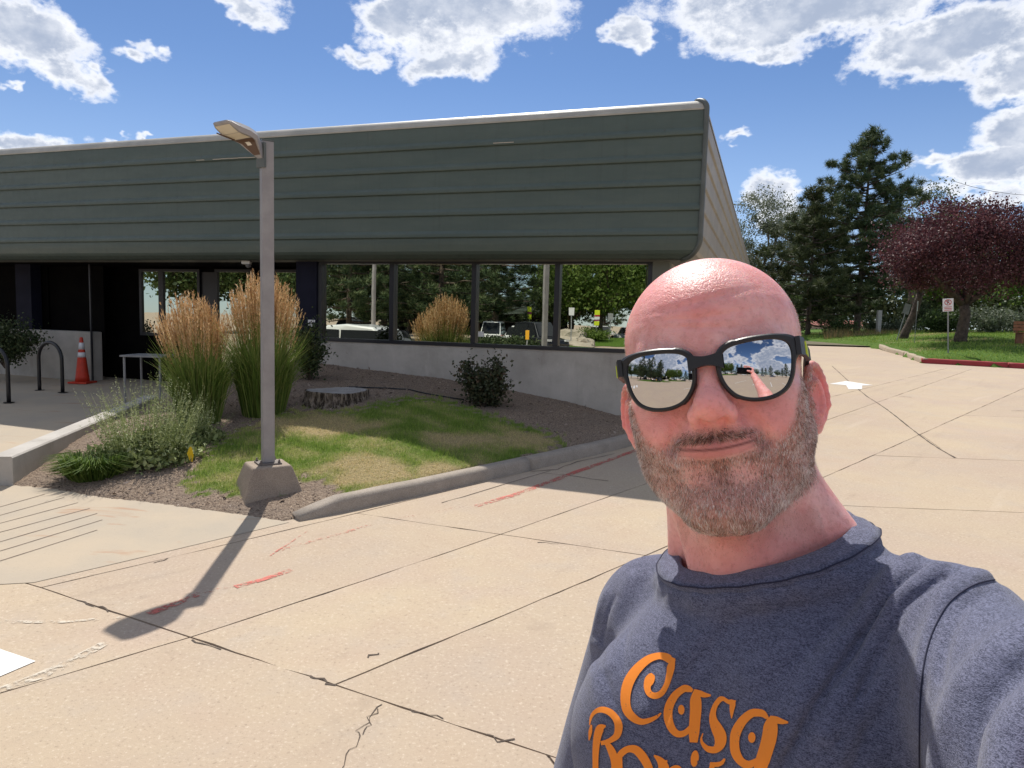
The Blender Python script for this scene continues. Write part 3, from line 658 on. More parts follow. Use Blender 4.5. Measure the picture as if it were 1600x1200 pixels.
n = 6; Fc = [(i*n+j, i*n+(j+1) % n, (i+1)*n+(j+1) % n, (i+1)*n+j) for i in range(len(prof)-1) for j in range(n)]+[tuple(range(n)), tuple((len(prof)-1)*n+j for j in range(n))]
hdm = mesh('lamp_head', V, Fc, worn('lamp_grey', (.27, .26, .27), (.33, .32, .33), 8, .5), pole, fix=True)
def quad_under(name, l0, l1, w0, w1, mat, drop):
    def zb(l): return float(np.interp(l, [p[0] for p in prof], [p[2] for p in prof]))
    V = []; F_ = []
    for i, l in enumerate(np.linspace(l0, l1, 6)):
        hw = w0+(w1-w0)*i/5
        for s in (-hw, hw): V.append(HP_(l, s, PT-.03+zb(l)-drop))
    F_ = [(2*i, 2*i+1, 2*i+3, 2*i+2) for i in range(5)]
    return mesh(name, V, F_, mat, hdm)
quad_under('lens_panel', .25, .44, .105, .095, material('led_panel', color=(.62, .56, .44), rough=.4), .003)
quad_under('driver_cover', .10, .243, .04, .12, material('brown_cover', color=(.10, .055, .035), rough=.5), .003)
quad_under('label_plate', .172, .204, .028, .028, material('pale_label', color=(.7, .66, .6), rough=.5), .006)
mb = MB(); mb.tube([HP_(.262, -.085, PT-.03-.004), HP_(.43, -.085, PT-.03+.014)], .006, 5); mb.build('lens_ridge', MATS['brown_cover'], hdm)
MB().box((.045, -.05, PT-.23), (.07, .05, PT-.02), lambda a, b, c: tuple(HP_(a, b, c))).build('bracket', TRIM, pole)
# ------------------------------------------------------------------ bike racks, cone, table, flag, stump, hose
RACK = material('black_rack_paint', color=(.010, .010, .012), rough=.35)
def bike_rack(x, y, wid, ang, lbl):
    t = thing('bike_rack', lbl, 'bike rack', (x, y, zz(y)+.006), ang, 'bike racks by the entrance'); pts = [(-wid/2, 0, 0)]; r_ = wid/2; hz_ = .86-r_
    pts += [(-wid/2, 0, z) for z in np.linspace(.1, hz_, 4)]+[(-r_*math.cos(a), 0, hz_+r_*math.sin(a)) for a in np.linspace(.15, math.pi-.15, 14)]+[(wid/2, 0, z) for z in np.linspace(hz_, 0, 5)]
    mb = MB(); mb.tube(pts, .030, 12); mb.build('hoop', RACK, t, True)
    for s in (-1, 1): mb = MB(); mb.lathe([(.075, 0), (.075, .008), (.03, .010)], 16, (s*wid/2, 0, 0)); mb.build('foot_plate', RACK, t)
    return t
q = gpx(62, 610); q2 = gpx(98, 614); bike_rack(float((q[0]+q2[0])/2), float((q[1]+q2[1])/2), float(np.linalg.norm((q2-q)[:2])), math.atan2((q2-q)[1], (q2-q)[0]), 'black hoop bike rack nearer the traffic cone')
q3 = gpx(14, 630); w_ = float(np.linalg.norm((q2-q)[:2])); dq = (q2-q)[:2]/w_
bike_rack(float(q3[0]-dq[0]*w_/2), float(q3[1]-dq[1]*w_/2), w_, math.atan2(dq[1], dq[0]), 'black hoop bike rack cut off by the left edge')
q = gpx(129, 599); cone = thing('traffic_cone', 'orange traffic cone with two white bands against the concrete wall', 'traffic cone', (float(q[0]), float(q[1]), zz(q[1])+.007))
ORG = worn('cone_orange', (.62, .050, .022), (.50, .045, .022), 9, .5)
MB().box((-.19, -.19, 0), (.19, .19, .035)).build('base', ORG, cone)
def cz(z): return .135-.108*(z/.92)
mb = MB(); mb.lathe([(cz(z), .035+z) for z in np.linspace(0, .90, 10)]+[(.02, .945)], 24); mb.build('cone_body', ORG, cone, True)
cone.scale = (.93, .93, .93)
WB = material('reflective_band', color=(.72, .72, .74), rough=.4)
for z0, z1 in ((.50, .60), (.66, .80)): mb = MB(); mb.lathe([(cz(z)+.002, .035+z) for z in (z0, z1)], 24); mb.build('white_band', WB, cone, True)
q = hz_q = None
tb = thing('metal_table', 'thin grey metal table in the dark entrance behind the tall grasses', 'table', (-5.62, 10.75, zz(10.75)+.006))
MB().box((-.32, -.28, .80), (.32, .28, .825)).build('table_top', worn('table_metal', (.20, .20, .21), (.26, .26, .26), 5, .5), tb)
for a in (-.27, .27):
    for b in (-.24, .24): mb = MB(); mb.tube([(a, b, 0), (a, b, .80)], .018); mb.build('leg', MATS['table_metal'], tb)
q = CP+prayd(298, 724)*8.0
def bedpx(x, y):
    r0 = prayd(x, y); tt = 4.
    for _ in range(400):
        p = CP+r0*tt
        if p[2] < float(bed_z(p[0], p[1])): break
        tt += .02
    return p
q = bedpx(298, 727); fl = thing('marker_flag', 'small yellow utility marker flag in the lawn edge', 'flag', tuple(map(float, q)))
mb = MB(); mb.tube([(0, 0, -.03), (.005, 0, .19)], .0016, 5); mb.build('wire', CAPM, fl)
YEL = material('yellow_flag', color=(.80, .52, .01), rough=.6); mesh('flag_sheet', [(.005, 0, .19), (-.02, .01, .175), (-.028, -.012, .12), (-.012, .006, .04), (.012, .014, .03), (.028, .004, .10), (.022, -.01, .17)], [(0, 1, 2, 6), (2, 3, 5, 6), (3, 4, 5)], YEL, fl)
q = bedpx(513, 634); stp = thing('tree_stump', 'wide cut tree stump with grey top and ridged bark', 'stump', tuple(map(float, q+np.array([0, .32, -.06])))); 
def bark_fn(t, b):
    tc = t.node('ShaderNodeTexCoord', out=None).outputs['Object']; n = t.noise(t.vmath('MULTIPLY', tc, (1, 1, .22)), 26., 4, .7); n2 = t.noise(tc, 9., 4, .7)
    c = t.mix(t.ramp(n, .38, .62), (.035, .026, .020), (.30, .245, .195)); t.put(b.inputs['Base Color'], t.mix(t.ramp(n2, .4, .7, 0, .4), c, (.12, .095, .075))); bump(t, b, n, 1., .05)
BARK = material('stump_bark', bark_fn, rough=.95, spec=.1)
nb_ = 72; V = []; hs_ = [(-.05, .48), (.03, .455), (.10, .415), (.16, .395), (.215, .392), (.23, .382)]
for z_, r_ in hs_:
    for j in range(nb_):
        a = 2*math.pi*j/nb_; rr_ = r_*(1+.05*math.sin(3*a+1)+.04*math.sin(5*a)+(.035*math.sin(18*a+z_*7)+.02*math.sin(29*a-z_*9))*(z_ < .24)+.25*max(0, .04-z_)*max(0, math.sin(4*a+.6))*6)
        V.append((rr_*math.cos(a), rr_*math.sin(a), z_+.012*math.sin(2*a)*(z_ > .2)))
Fc = [(i*nb_+j, i*nb_+(j+1) % nb_, (i+1)*nb_+(j+1) % nb_, (i+1)*nb_+j) for i in range(len(hs_)-1) for j in range(nb_)]
mesh('bark', V, Fc, BARK, stp, smooth=False, fix=True)
V2 = [(0, 0, .232)]+[(v[0]*.992, v[1]*.992, v[2]+.0) for v in V[-nb_:]]
def cut_fn(t, b):
    tc = t.node('ShaderNodeTexCoord', out=None).outputs['Object']; n = t.noise(tc, 5., 4, .6); rg = t.node('ShaderNodeTexWave', {'Vector': tc, 'Scale': 9., 'Distortion': 3., 'Detail': 3.}, out=1, wave_type='RINGS', rings_direction='Z')
    c = t.mix(t.ramp(n, .3, .7), (.30, .28, .26), (.42, .40, .38)); t.put(b.inputs['Base Color'], t.mix(t.math('MULTIPLY', rg, .3), c, (.18, .16, .145))); bump(t, b, rg, .3, .01)
mesh('cut_face', V2, [(0, 1+j, 1+(j+1) % nb_) for j in range(nb_)], material('stump_cut', cut_fn, rough=.9), stp)
hp = [bedpx(*p) for p in ((545, 606), (580, 607), (610, 608), (640, 610), (665, 616), (700, 622), (725, 626))]
mb = MB(); mb.tube([p+np.array([0, 0, .012]) for p in hp], .011, 6); tag(mb.build('irrigation_hose', RACK, None, True), 'black irrigation hose running from stump to shrub', 'hose')
# ------------------------------------------------------------------ plants in the bed
REED = leaf_mat('reed_leaves', [(.055, .105, .018), (.135, .215, .038), (.24, .295, .075), (.44, .37, .17)], .3)
PLUME = leaf_mat('reed_plumes', [(.34, .18, .075), (.55, .33, .155), (.73, .50, .27), (.85, .66, .43)], .25, .8)
def reed_clump(loc, height, spread, nst, lean, lbl, seed):
    r = np.random.default_rng(seed); t = thing('ornamental_grass', lbl, 'grass clump', tuple(map(float, loc)), 0, 'tall feather grasses beside the walk')
    n = nst*4; a = r.uniform(0, 2*math.pi, n); rad = spread*.42*np.sqrt(r.random(n)); b = np.column_stack([rad*np.cos(a), rad*np.sin(a), np.zeros(n)-.05])
    out = np.column_stack([np.cos(a), np.sin(a), np.zeros(n)])*(.15+.55*r.random((n, 1))); h_ = height*r.uniform(.30, .72, n)
    mid = b+out*.22*h_[:, None]+np.column_stack([r.normal(0, .02, (n, 2)), h_*.62]); tip = b+out*.62*h_[:, None]+np.column_stack([r.normal(0, .05, (n, 2)), h_*r.uniform(.75, 1.05, n)])
    V, F_, tn = blades(b, tip, .0045, np.clip(r.normal(.42, .2, n)+.2*(r.random(n) < .12), 0, 1), r, mid); mesh('leaves', V, F_, REED, t, attrs={'tone': tn})
    n = nst; a = r.uniform(0, 2*math.pi, n); rr_ = np.sqrt(r.random(n)); rad = spread*.34*rr_; b = np.column_stack([rad*np.cos(a), rad*np.sin(a), np.zeros(n)-.05])
    hh = height*(1.02-.20*rr_**2)*r.uniform(.84, 1.04, n); ou = np.column_stack([np.cos(a), np.sin(a)])*(spread*.42*rr_*r.uniform(.6, 1.5, n))[:, None]+np.array(lean)*height
    tip = b+np.column_stack([ou, hh]); mid = b+np.column_stack([ou*.38, hh*.55])
    V, F_, tn = blades(b, tip, .0032, np.clip(r.normal(.62, .15, n), 0, 1), r, mid); mesh('stems', V, F_, REED, t, attrs={'tone': tn})
    # plumes: many short awns along the upper third of each stem
    na = 30; s = r.uniform(.0, 1, (n, na)); d = (tip-mid); d /= np.linalg.norm(d, axis=1, keepdims=True); Lp = height*.24*r.uniform(.75, 1.15, n)
    p = tip[:, None]-d[:, None]*(Lp[:, None]*s)[..., None]; aw = d[:, None]*1.0+r.normal(0, .30, (n, na, 3)); aw /= np.linalg.norm(aw, axis=2, keepdims=True)
    ln = .05*(1-.5*np.abs(s-.45))[..., None]; tn0 = np.clip(np.repeat(r.normal(.5, .2, n)[:, None], na, 1)+r.normal(0, .14, (n, na)), 0, 1)
    V, F_, tn = blades(p.reshape(-1, 3), (p+aw*ln).reshape(-1, 3), .0042, tn0.ravel(), r); mesh('plumes', V, F_, PLUME, t, attrs={'tone': tn})
    return t
q = bedpx(300, 668); reed_clump(q+np.array([0, .2, 0]), 1.56, .50, 400, (-.05, 0), 'left feather grass clump with tan plumes leaning towards the walk', 21)
q = bedpx(392, 655); reed_clump(q+np.array([.06, .25, 0]), 1.76, .54, 460, (.0, 0), 'taller feather grass clump with tan plumes behind the light pole', 22)
# silvery sage: upright spikes over a leafy base
SAGE = leaf_mat('sage_leaves', [(.10, .13, .04), (.23, .28, .10), (.40, .44, .21), (.56, .57, .35)], .2)
def sage(loc, rad, h, lbl, seed, ns=150):
    r = np.random.default_rng(seed); t = thing('sage_plant', lbl, 'plant', tuple(map(float, loc)))
    a = r.uniform(0, 2*math.pi, ns); k = np.sqrt(r.random(ns)); b = np.column_stack([rad*.55*k*np.cos(a), rad*.5*k*np.sin(a), np.zeros(ns)]); hh = h*r.uniform(.55, 1.05, ns)*(1.05-.25*k)
    tip = b+np.column_stack([rad*.55*k*np.cos(a)+r.normal(0, .05, ns), rad*.5*k*np.sin(a)+r.normal(0, .05, ns), hh]); mid = (b+tip)/2+np.column_stack([r.normal(0, .02, (ns, 2)), hh*.05])
    V, F_, tn = blades(b, tip, .003, np.clip(r.normal(.5, .15, ns), 0, 1), r, mid); mesh('stems', V, F_, SAGE, t, attrs={'tone': tn})
    na = 40; s = r.random((ns, na))**.8; p = b[:, None]+(tip-b)[:, None]*s[..., None]; d = r.normal(0, 1, (ns, na, 3)); d[..., 2] = np.abs(d[..., 2])*.8+.2
    p += r.normal(0, .008, p.shape); sz = (.030*(1.1-s)**1.5+.011)
    V, F_, tn = leafcloud(p.reshape(-1, 3), d.reshape(-1, 3), sz.ravel(), .28, np.clip(r.normal(.5, .22, ns*na)+.15*(s.ravel()-.5), 0, 1), r); mesh('leaves', V, F_, SAGE, t, attrs={'tone': tn})
    n = 2600; a = r.uniform(0, 2*math.pi, n); k = np.sqrt(r.random(n)); p = np.column_stack([rad*k*np.cos(a), rad*.8*k*np.sin(a), (h*.36*r.random(n)**.7)*(1.1-k*.6)]); d = r.normal(0, 1, (n, 3)); d[:, 2] += .5
    V, F_, tn = leafcloud(p, d, r.uniform(.035, .085, n), .26, np.clip(r.normal(.35, .2, n), 0, 1), r); mesh('base_leaves', V, F_, SAGE, t, attrs={'tone': tn}); return t
q = bedpx(210, 735); sage(q+np.array([0, .30, -.02]), .55, .98, 'silvery sage with upright seed spikes spilling over the low wall', 31, 210)
q = bedpx(280, 700); sage(q+np.array([0, .25, -.02]), .36, .62, 'smaller silvery sage between the low wall and the feather grass', 32, 90)
# broad grassy tuft at the corner
r = np.random.default_rng(41); q = bedpx(135, 752); t = thing('grassy_tuft', 'bright green grassy tuft at the end of the low wall', 'plant', tuple(map(float, q+np.array([0, .12, -.02]))))
n = 1500; a = r.uniform(0, 2*math.pi, n); k = np.sqrt(r.random(n)); b = np.column_stack([.20*k*np.cos(a), .16*k*np.sin(a), np.zeros(n)]); o = np.column_stack([np.cos(a), np.sin(a)])*r.uniform(.05, .28, (n, 1)); h_ = r.uniform(.14, .34, n)
V, F_, tn = blades(b, b+np.column_stack([o, h_*.75]), .005, np.clip(r.normal(.4, .17, n), 0, 1), r, b+np.column_stack([o*.45, h_*.8])); mesh('leaves', V, F_, leaf_mat('tuft_leaves', [(.035, .075, .012), (.09, .16, .025), (.20, .26, .06), (.33, .34, .13)], .35), t, attrs={'tone': tn})
def shrub(name, lbl, loc, rx, ry, h, n, mat, size, seed, bare=.0, spiky=0., stems=14):
    r = np.random.default_rng(seed); t = thing(name, lbl, 'shrub', tuple(map(float, loc))); mb = MB(); tips = []
    for i in range(stems):
        a = r.uniform(0, 2*math.pi); k = math.sqrt(r.random()); e = np.array([rx*.8*k*math.cos(a), ry*.8*k*math.sin(a), h*r.uniform(.55, 1.0)*(1-.35*k)]); m_ = e*np.array([.35, .35, .5])+r.normal(0, .03, 3); mb.tube([(0, 0, -.05), m_, e], [.012, .008, .003], 5); tips += [m_, e, (m_+e)/2]
    mb.build('stems', worn('shrub_wood', (.06, .045, .035), (.12, .09, .07), 20, .9), t)
    tips = np.array(tips); c = tips[r.integers(0, len(tips), n)]; p = c+r.normal(0, 1, (n, 3))*np.array([rx*.19, ry*.19, h*.12])*r.uniform(.4, 1.15, (n, 1)); 
    if spiky: j = r.random(n) < spiky; p[j, 2] += r.random(j.sum())*h*.22
    p[:, 2] = np.abs(p[:, 2]); d = r.normal(0, 1, (n, 3))+np.array([0, 0, .35]); V, F_, tn = leafcloud(p, d, size*r.uniform(.6, 1.3, n), .33, np.clip(r.normal(.45, .22, n), 0, 1), r); mesh('foliage', V, F_, mat, t, attrs={'tone': tn}); return t
ROSE = leaf_mat('rose_leaves', [(.018, .030, .014), (.045, .060, .028), (.085, .085, .045), (.12, .065, .045)], .2)
DKG = leaf_mat('dark_shrub_leaves', [(.015, .028, .010), (.040, .065, .022), (.085, .11, .045), (.14, .15, .08)], .2)
q = bedpx(748, 640); shrub('rose_shrub', 'dark leafy shrub growing against the concrete wall under the windows', q+np.array([.0, .22, -.02]), .44, .34, .74, 4200, ROSE, .05, 51, spiky=.04)
q = bedpx(478, 598); shrub('dark_shrub', 'dark green shrub between the stump and the tall feather grass', q+np.array([0, .2, -.02]), .36, .34, .92, 4500, DKG, .045, 52, spiky=.10, stems=20)
shrub('entrance_shrub', 'dark leafy shrub above the entrance wall at the left edge', B(13.2, WN-.35, .62), .75, .45, 1.0, 6000, DKG, .055, 53, stems=20)
# ------------------------------------------------------------------ trees
TBARK = worn('tree_bark', (.060, .045, .036), (.15, .115, .09), 5, .95, (14, .9, .06))
def limb(mb, p0, p1, r0, r1, r, k=6, sag=.0, seg=4):
    pts = [p0+(p1-p0)*t+r.normal(0, .02, 3)*np.linalg.norm(p1-p0)*(0 < t < 1)+np.array([0, 0, -sag*4*t*(1-t)]) for t in np.linspace(0, 1, seg+1)]
    mb.tube(pts, [r0+(r1-r0)*t for t in np.linspace(0, 1, seg+1)], k); return pts
def pine_mesh(name, H, R, seed, tufts, needle, mat, first=.18, open_=1., nn=15, wd=.020):
    r = np.random.default_rng(seed); mb = MB(); lean = r.normal(0, .01, 2)*H
    mb.tube([(lean[0]*t, lean[1]*t, H*t) for t in np.linspace(-.02, 1, 10)], [H*.0165*(1.03-t)+.01+.10*max(0, .06-t)*H*.1 for t in np.linspace(-.02, 1, 10)], 10)
    pos = []; wt = []
    nb = int(H*5.5*open_); 
    for i in range(nb):
        f = first+(1-first)*(i+.5)/nb; a = i*2.4+r.normal(0, .35); z = H*f; prof = (1-f)**.75*min(1, .50+(f-first)*3.0); L = R*prof*r.uniform(.7, 1.18)+.35
        e = np.array([L*math.cos(a), L*math.sin(a), z+L*(.42*f-.06)+r.normal(0, .15)]); p0 = np.array([lean[0]*f, lean[1]*f, z]); pts = limb(mb, p0, e, .016*L+.02, .008, r, 5, sag=L*.05)
        m = max(2, int(L*2.6))
        for j in range(m):
            t = .28+.72*(j+r.random())/m; c = p0+(e-p0)*t; sp = L*.17*(1.1-t*.4); c = c+np.array([r.normal(0, sp), r.normal(0, sp), abs(r.normal(0, .16))+.05]); pos.append(c); wt.append(t)
    pos = np.array(pos); idx = r.integers(0, len(pos), tufts); c = pos[idx]+r.normal(0, .11, (tufts, 3))
    c = np.concatenate([c, np.column_stack([r.normal(0, .12, (40, 2)), H*r.uniform(.93, 1.01, 40)])])
    n = len(c); d = r.normal(0, 1, (n, nn, 3)); d[..., 2] = d[..., 2]*.8+.45; d /= np.linalg.norm(d, axis=2, keepdims=True)
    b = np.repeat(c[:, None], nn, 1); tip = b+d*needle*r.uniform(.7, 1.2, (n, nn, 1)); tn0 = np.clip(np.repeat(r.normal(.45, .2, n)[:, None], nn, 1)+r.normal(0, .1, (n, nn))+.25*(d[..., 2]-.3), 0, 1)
    V, F_, tn = blades(b.reshape(-1, 3), tip.reshape(-1, 3), wd, tn0.ravel(), r); return mb, V, F_, tn
def put_tree(name, lbl, cat, loc, mb, V, F_, tn, mat, group=None, rz=0., bark=TBARK):
    t = thing(name, lbl, cat, tuple(map(float, loc)), rz, group); mb.build('trunk', bark, t, True, fix=False); mesh('crown', V, F_, mat, t, attrs={'tone': tn}); return t
def leafy_mesh(H, R, seed, n, size, trunk_h=.3, fork=5, ratio=.36, zc=.62, vsc=.42, droop=0., lean=(0, 0), tr=.022, gaps=.5, flat=.6, spr=.16):
    r = np.random.default_rng(seed); mb = MB(); top = np.array([lean[0], lean[1], H*trunk_h]); limb(mb, np.array([0, 0, -.2]), top, H*tr, H*tr*.7, r, 9, seg=5); cl = []
    for i in range(fork):
        a = 2*math.pi*i/fork+r.normal(0, .3); k = r.uniform(.35, .8); e = top+np.array([R*k*math.cos(a), R*k*math.sin(a), H*(zc-trunk_h)*r.uniform(.6, 1.35)]); pts = limb(mb, top-np.array([0, 0, H*.03*r.random()]), e, H*tr*.5, H*.005, r, 6)
        for j in range(4):
            s = pts[r.integers(1, 4)]; a2 = a+r.normal(0, .9); q_ = s+np.array([R*.45*math.cos(a2), R*.45*math.sin(a2), H*r.uniform(-.02, .22)]); pp = limb(mb, s, q_, H*.006, H*.002, r, 4, seg=3); cl += [pp[-1], pp[-2], e]
    m = int(60*gaps)
    u = r.normal(0, 1, (m, 3)); u /= np.linalg.norm(u, axis=1, keepdims=True); u *= (.55+.45*r.random((m, 1))); cl = np.concatenate([np.array(cl), np.column_stack([top[0]+u[:, 0]*R*.92, top[1]+u[:, 1]*R*.92, H*zc+u[:, 2]*H*vsc*.92])])
    nr = np.sqrt(((cl[:, 0]-top[0])/R)**2+((cl[:, 1]-top[1])/R)**2+((cl[:, 2]-H*zc)/(H*vsc))**2); k_ = nr > .76; cc_ = np.array([top[0], top[1], H*zc]); cl[k_] = cc_+(cl[k_]-cc_)*(.76*r.uniform(.85, 1., k_.sum())/nr[k_])[:, None]
    w_ = r.uniform(.6, 1.4, len(cl)); idx = r.choice(len(cl), n, p=w_/w_.sum()); sp = R*spr; p = cl[idx]+np.clip(r.normal(0, 1, (n, 3)), -1.7, 1.7)*np.array([sp, sp, sp*flat])*r.uniform(.5, 1.2, (len(cl), 1))[idx]
    tone_c = r.normal(.45, .13, len(cl))[idx]; d = r.normal(0, 1, (n, 3))+np.array([0, 0, -droop]); V, F_, tn = leafcloud(p, d, size*r.uniform(.6, 1.4, n), ratio, np.clip(tone_c+r.normal(0, .14, n), 0, 1), r); return mb, V, F_, tn
PINE = leaf_mat('pine_needles', [(.024, .046, .020), (.056, .092, .038), (.11, .15, .062), (.19, .215, .10)], .12)
PINE2 = leaf_mat('light_pine_needles', [(.022, .036, .012), (.050, .070, .024), (.095, .115, .042), (.15, .16, .075)], .15)
PLUM = leaf_mat('plum_leaves', [(.030, .011, .016), (.075, .026, .034), (.15, .055, .062), (.25, .12, .115)], .25)
OLIVE = leaf_mat('grey_green_leaves', [(.05, .065, .035), (.10, .125, .075), (.18, .205, .135), (.28, .30, .22)], .25)
LIME_ = leaf_mat('lime_leaves', [(.04, .075, .012), (.09, .15, .025), (.17, .24, .05), (.27, .33, .09)], .35)
MIDG = leaf_mat('mid_green_leaves', [(.022, .042, .012), (.050, .085, .024), (.095, .14, .042), (.16, .20, .075)], .3)
def at_y(x, y, Y): r0 = prayd(x, y); return CP+r0*(Y/r0[1])
def base_at(x, Y): r0 = at_y(x, 520, Y); return np.array([r0[0], Y, zz(Y)-.1])
# right-hand lawn mound with kerb
K0, K1, K2 = np.array(g2(1372, 543)), np.array(g2(1440, 567)), np.array(g2(1605, 576)); K3 = K2+(K2-K1)*4; KM = np.array(g2(1412, 556))
rk = bpy.data.objects.new('kerb', None); COL.objects.link(rk); tag(rk, kind='structure')
REDK = worn('red_kerb_paint', (.36, .035, .040), (.28, .035, .038), 3, .7, (60, .3, .006))
TANK = worn('tan_kerb', (.40, .32, .23), (.33, .27, .20), 3, .9)
pth = [K0, (K0+KM)/2+np.array([-.15, .1]), KM, K1]
for a, b in zip(pth[:-1], pth[1:]): kerb([a, b-(b-a)*.004], rk, TANK, h=.16, w_=.2, bedside=1)
for i in range(6):
    a = K1+(K3-K1)*(i/6); b = K1+(K3-K1)*((i+1)/6-.002); kerb([a, b], rk, REDK, h=.16, w_=.2, bedside=1)
def seg_d(P, A, Bq):
    ab_ = Bq-A; t = np.clip(((P-A)@ab_)/(ab_@ab_), 0, 1); q_ = P-A-t[:, None]*ab_; return np.linalg.norm(q_, axis=1), ab_[0]*(P[:, 1]-A[1])-ab_[1]*(P[:, 0]-A[0])
gx = np.arange(12., 62, .45); gy = np.arange(20., 62, .45); X, Y = np.meshgrid(gx, gy); P2 = np.column_stack([X.ravel(), Y.ravel()])
dm = np.full(len(P2), 1e9); ins = np.ones(len(P2), bool)
pth2 = [K0+np.array([1.5, 30]), K0, KM, K1, K3]
for a, b in zip(pth2[:-1], pth2[1:]): dd, sd = seg_d(P2, a, b); dm = np.minimum(dm, dd)
poly = [tuple(p) for p in pth2]+[(70, 15), (70, 70), (K0[0]+1.5, 70)]
ins = in_poly(P2, poly); dz_ = np.where(ins, .15+.95*(1-np.exp(-dm/7.)), -.3)
V = np.column_stack([P2, gz(np.minimum(P2[:, 1], 60))+dz_]); nx_ = len(gx); Fq = np.array([(j*nx_+i, j*nx_+i+1, (j+1)*nx_+i+1, (j+1)*nx_+i) for j in range(len(gy)-1) for i in range(nx_-1)]); Fq = Fq[ins[Fq].any(1)]
V[~ins, 2] += .0
def lawn_fn(t, b):
    geo = t.node('ShaderNodeNewGeometry'); n1 = t.noise(geo, .35, 5, .65); n2 = t.noise(geo, 9., 4, .7); n3 = t.noise(geo, 40., 3, .7)
    c = t.mix(t.ramp(n2, .3, .7), (.060, .125, .016), (.115, .185, .035)); c = t.mix(t.ramp(n1, .58, .72, 0, .7), c, (.26, .22, .10)); c = t.mix(t.ramp(n3, .4, .3, 0, .5), c, (.03, .05, .012)); t.put(b.inputs['Base Color'], c); bump(t, b, t.math('ADD', n2, n3), .8, .05)
lawn2 = tag(mesh('lawn', V, Fq, material('far_lawn', lawn_fn, rough=.9, spec=.1), smooth=True), kind='structure')
def lawn_z(x, y):
    P_ = np.array([[x, y]]); d_ = min(float(seg_d(P_, a, b)[0][0]) for a, b in zip(pth2[:-1], pth2[1:])); return zz(min(y, 60))+.15+.95*(1-math.exp(-d_/7.))
r = np.random.default_rng(77); n = 60000; P_ = np.column_stack([r.uniform(14, 42, n), r.uniform(21, 48, n)]); k = in_poly(P_, poly); P_ = P_[k]; dd = np.full(len(P_), 1e9)
for a, b in zip(pth2[:-1], pth2[1:]): dd = np.minimum(dd, seg_d(P_, a, b)[0])
k = dd > .3; P_ = P_[k]; dd = dd[k]; b0 = np.column_stack([P_, gz(P_[:, 1])+.15+.95*(1-np.exp(-dd/7.))]); Vg, Fg, tg = blades(b0, b0+np.column_stack([r.normal(0, .03, (len(P_), 2)), r.uniform(.05, .10, len(P_))]), .012, np.clip(r.normal(.22, .13, len(P_))+.45*(vnoise(P_[:, 0], P_[:, 1], .55, 3) > .8), 0, 1), r)
tag(mesh('lawn_grass', Vg, Fg, GRASS, attrs={'tone': tg}), 'mown green lawn on the mound under the purple tree', 'grass', kind='stuff')
# verge behind the street
V = [(9, 33.5, zz(33.5)+.012), (18.6, 33.2, zz(33.2)+.012), (24, 62, zz(60)+.3), (9, 62, zz(60)+.3), (-12, 44, zz(44)+.05), (-12, 62, zz(60)+.3), (9, 36, zz(36)+.012)]
def verge_fn(t, b):
    geo = t.node('ShaderNodeNewGeometry'); n1 = t.noise(geo, .5, 5, .65); n2 = t.noise(geo, 7., 4, .7); c = t.mix(t.ramp(n1, .35, .65), (.13, .10, .065), (.075, .085, .03)); t.put(b.inputs['Base Color'], t.mix(t.ramp(n2, .4, .7, 0, .5), c, (.2, .16, .1))); bump(t, b, n2, .8, .08)
tag(mesh('verge', [(8, 33.6, zz(33.6)+.02), (K0[0]+.6, 33.6, zz(33.6)+.02), (K0[0]+2.2, 62, zz(60)+.2), (-25, 62, zz(60)+.2), (-25, 50, zz(50)+.02)], [(0, 1, 2, 3, 4)], material('verge_dirt', verge_fn, rough=.95), fix=True), kind='structure')
# the big pine and its neighbours
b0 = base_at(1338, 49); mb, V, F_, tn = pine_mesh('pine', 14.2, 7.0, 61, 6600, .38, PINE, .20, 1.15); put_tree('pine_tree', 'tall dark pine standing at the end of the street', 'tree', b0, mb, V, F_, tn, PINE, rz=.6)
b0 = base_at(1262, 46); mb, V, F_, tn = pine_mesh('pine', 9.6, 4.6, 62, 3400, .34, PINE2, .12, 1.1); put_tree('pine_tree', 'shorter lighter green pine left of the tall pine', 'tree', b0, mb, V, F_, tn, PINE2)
b0 = base_at(1190, 70); mb, V, F_, tn = leafy_mesh(15.4, 6.2, 63, 34000, .18, .25, 6, .30, .62, .40, .3, gaps=1.3, spr=.12); put_tree('grey_leaved_tree', 'loose grey green tree beyond the building corner', 'tree', b0, mb, V, F_, tn, OLIVE)
b0 = base_at(1420, 66); mb, V, F_, tn = leafy_mesh(16.0, 4.2, 64, 12000, .22, .3, 5, .30, .66, .34, .3, gaps=.5); put_tree('grey_leaved_tree', 'pale grey green tree showing behind the tall pine', 'tree', b0, mb, V, F_, tn, OLIVE)
b0 = base_at(1472, 50); mb, V, F_, tn = leafy_mesh(10.8, 4.4, 65, 9000, .22, .25, 6, .36, .60, .40, gaps=.8); put_tree('lime_tree', 'bright lime green tree behind the purple tree', 'tree', b0, mb, V, F_, tn, LIME_)
b0 = base_at(1625, 52); mb, V, F_, tn = leafy_mesh(10.6, 4.2, 66, 7000, .22, .25, 6, .36, .60, .40, gaps=.8); put_tree('lime_tree', 'yellow green tree at the right edge behind the purple tree', 'tree', b0, mb, V, F_, tn, LIME_)
px_, py_ = at_y(1502, 528, 30.)[:2]; b0 = np.array([px_, py_, lawn_z(px_, py_)-.05]); mb, V, F_, tn = leafy_mesh(6.8, 3.8, 67, 52000, .086, .24, 7, .42, .60, .36, .2, tr=.040, gaps=2.6); put_tree('plum_tree', 'round purple leaved plum tree on the lawn mound', 'tree', b0, mb, V, F_, tn, PLUM)
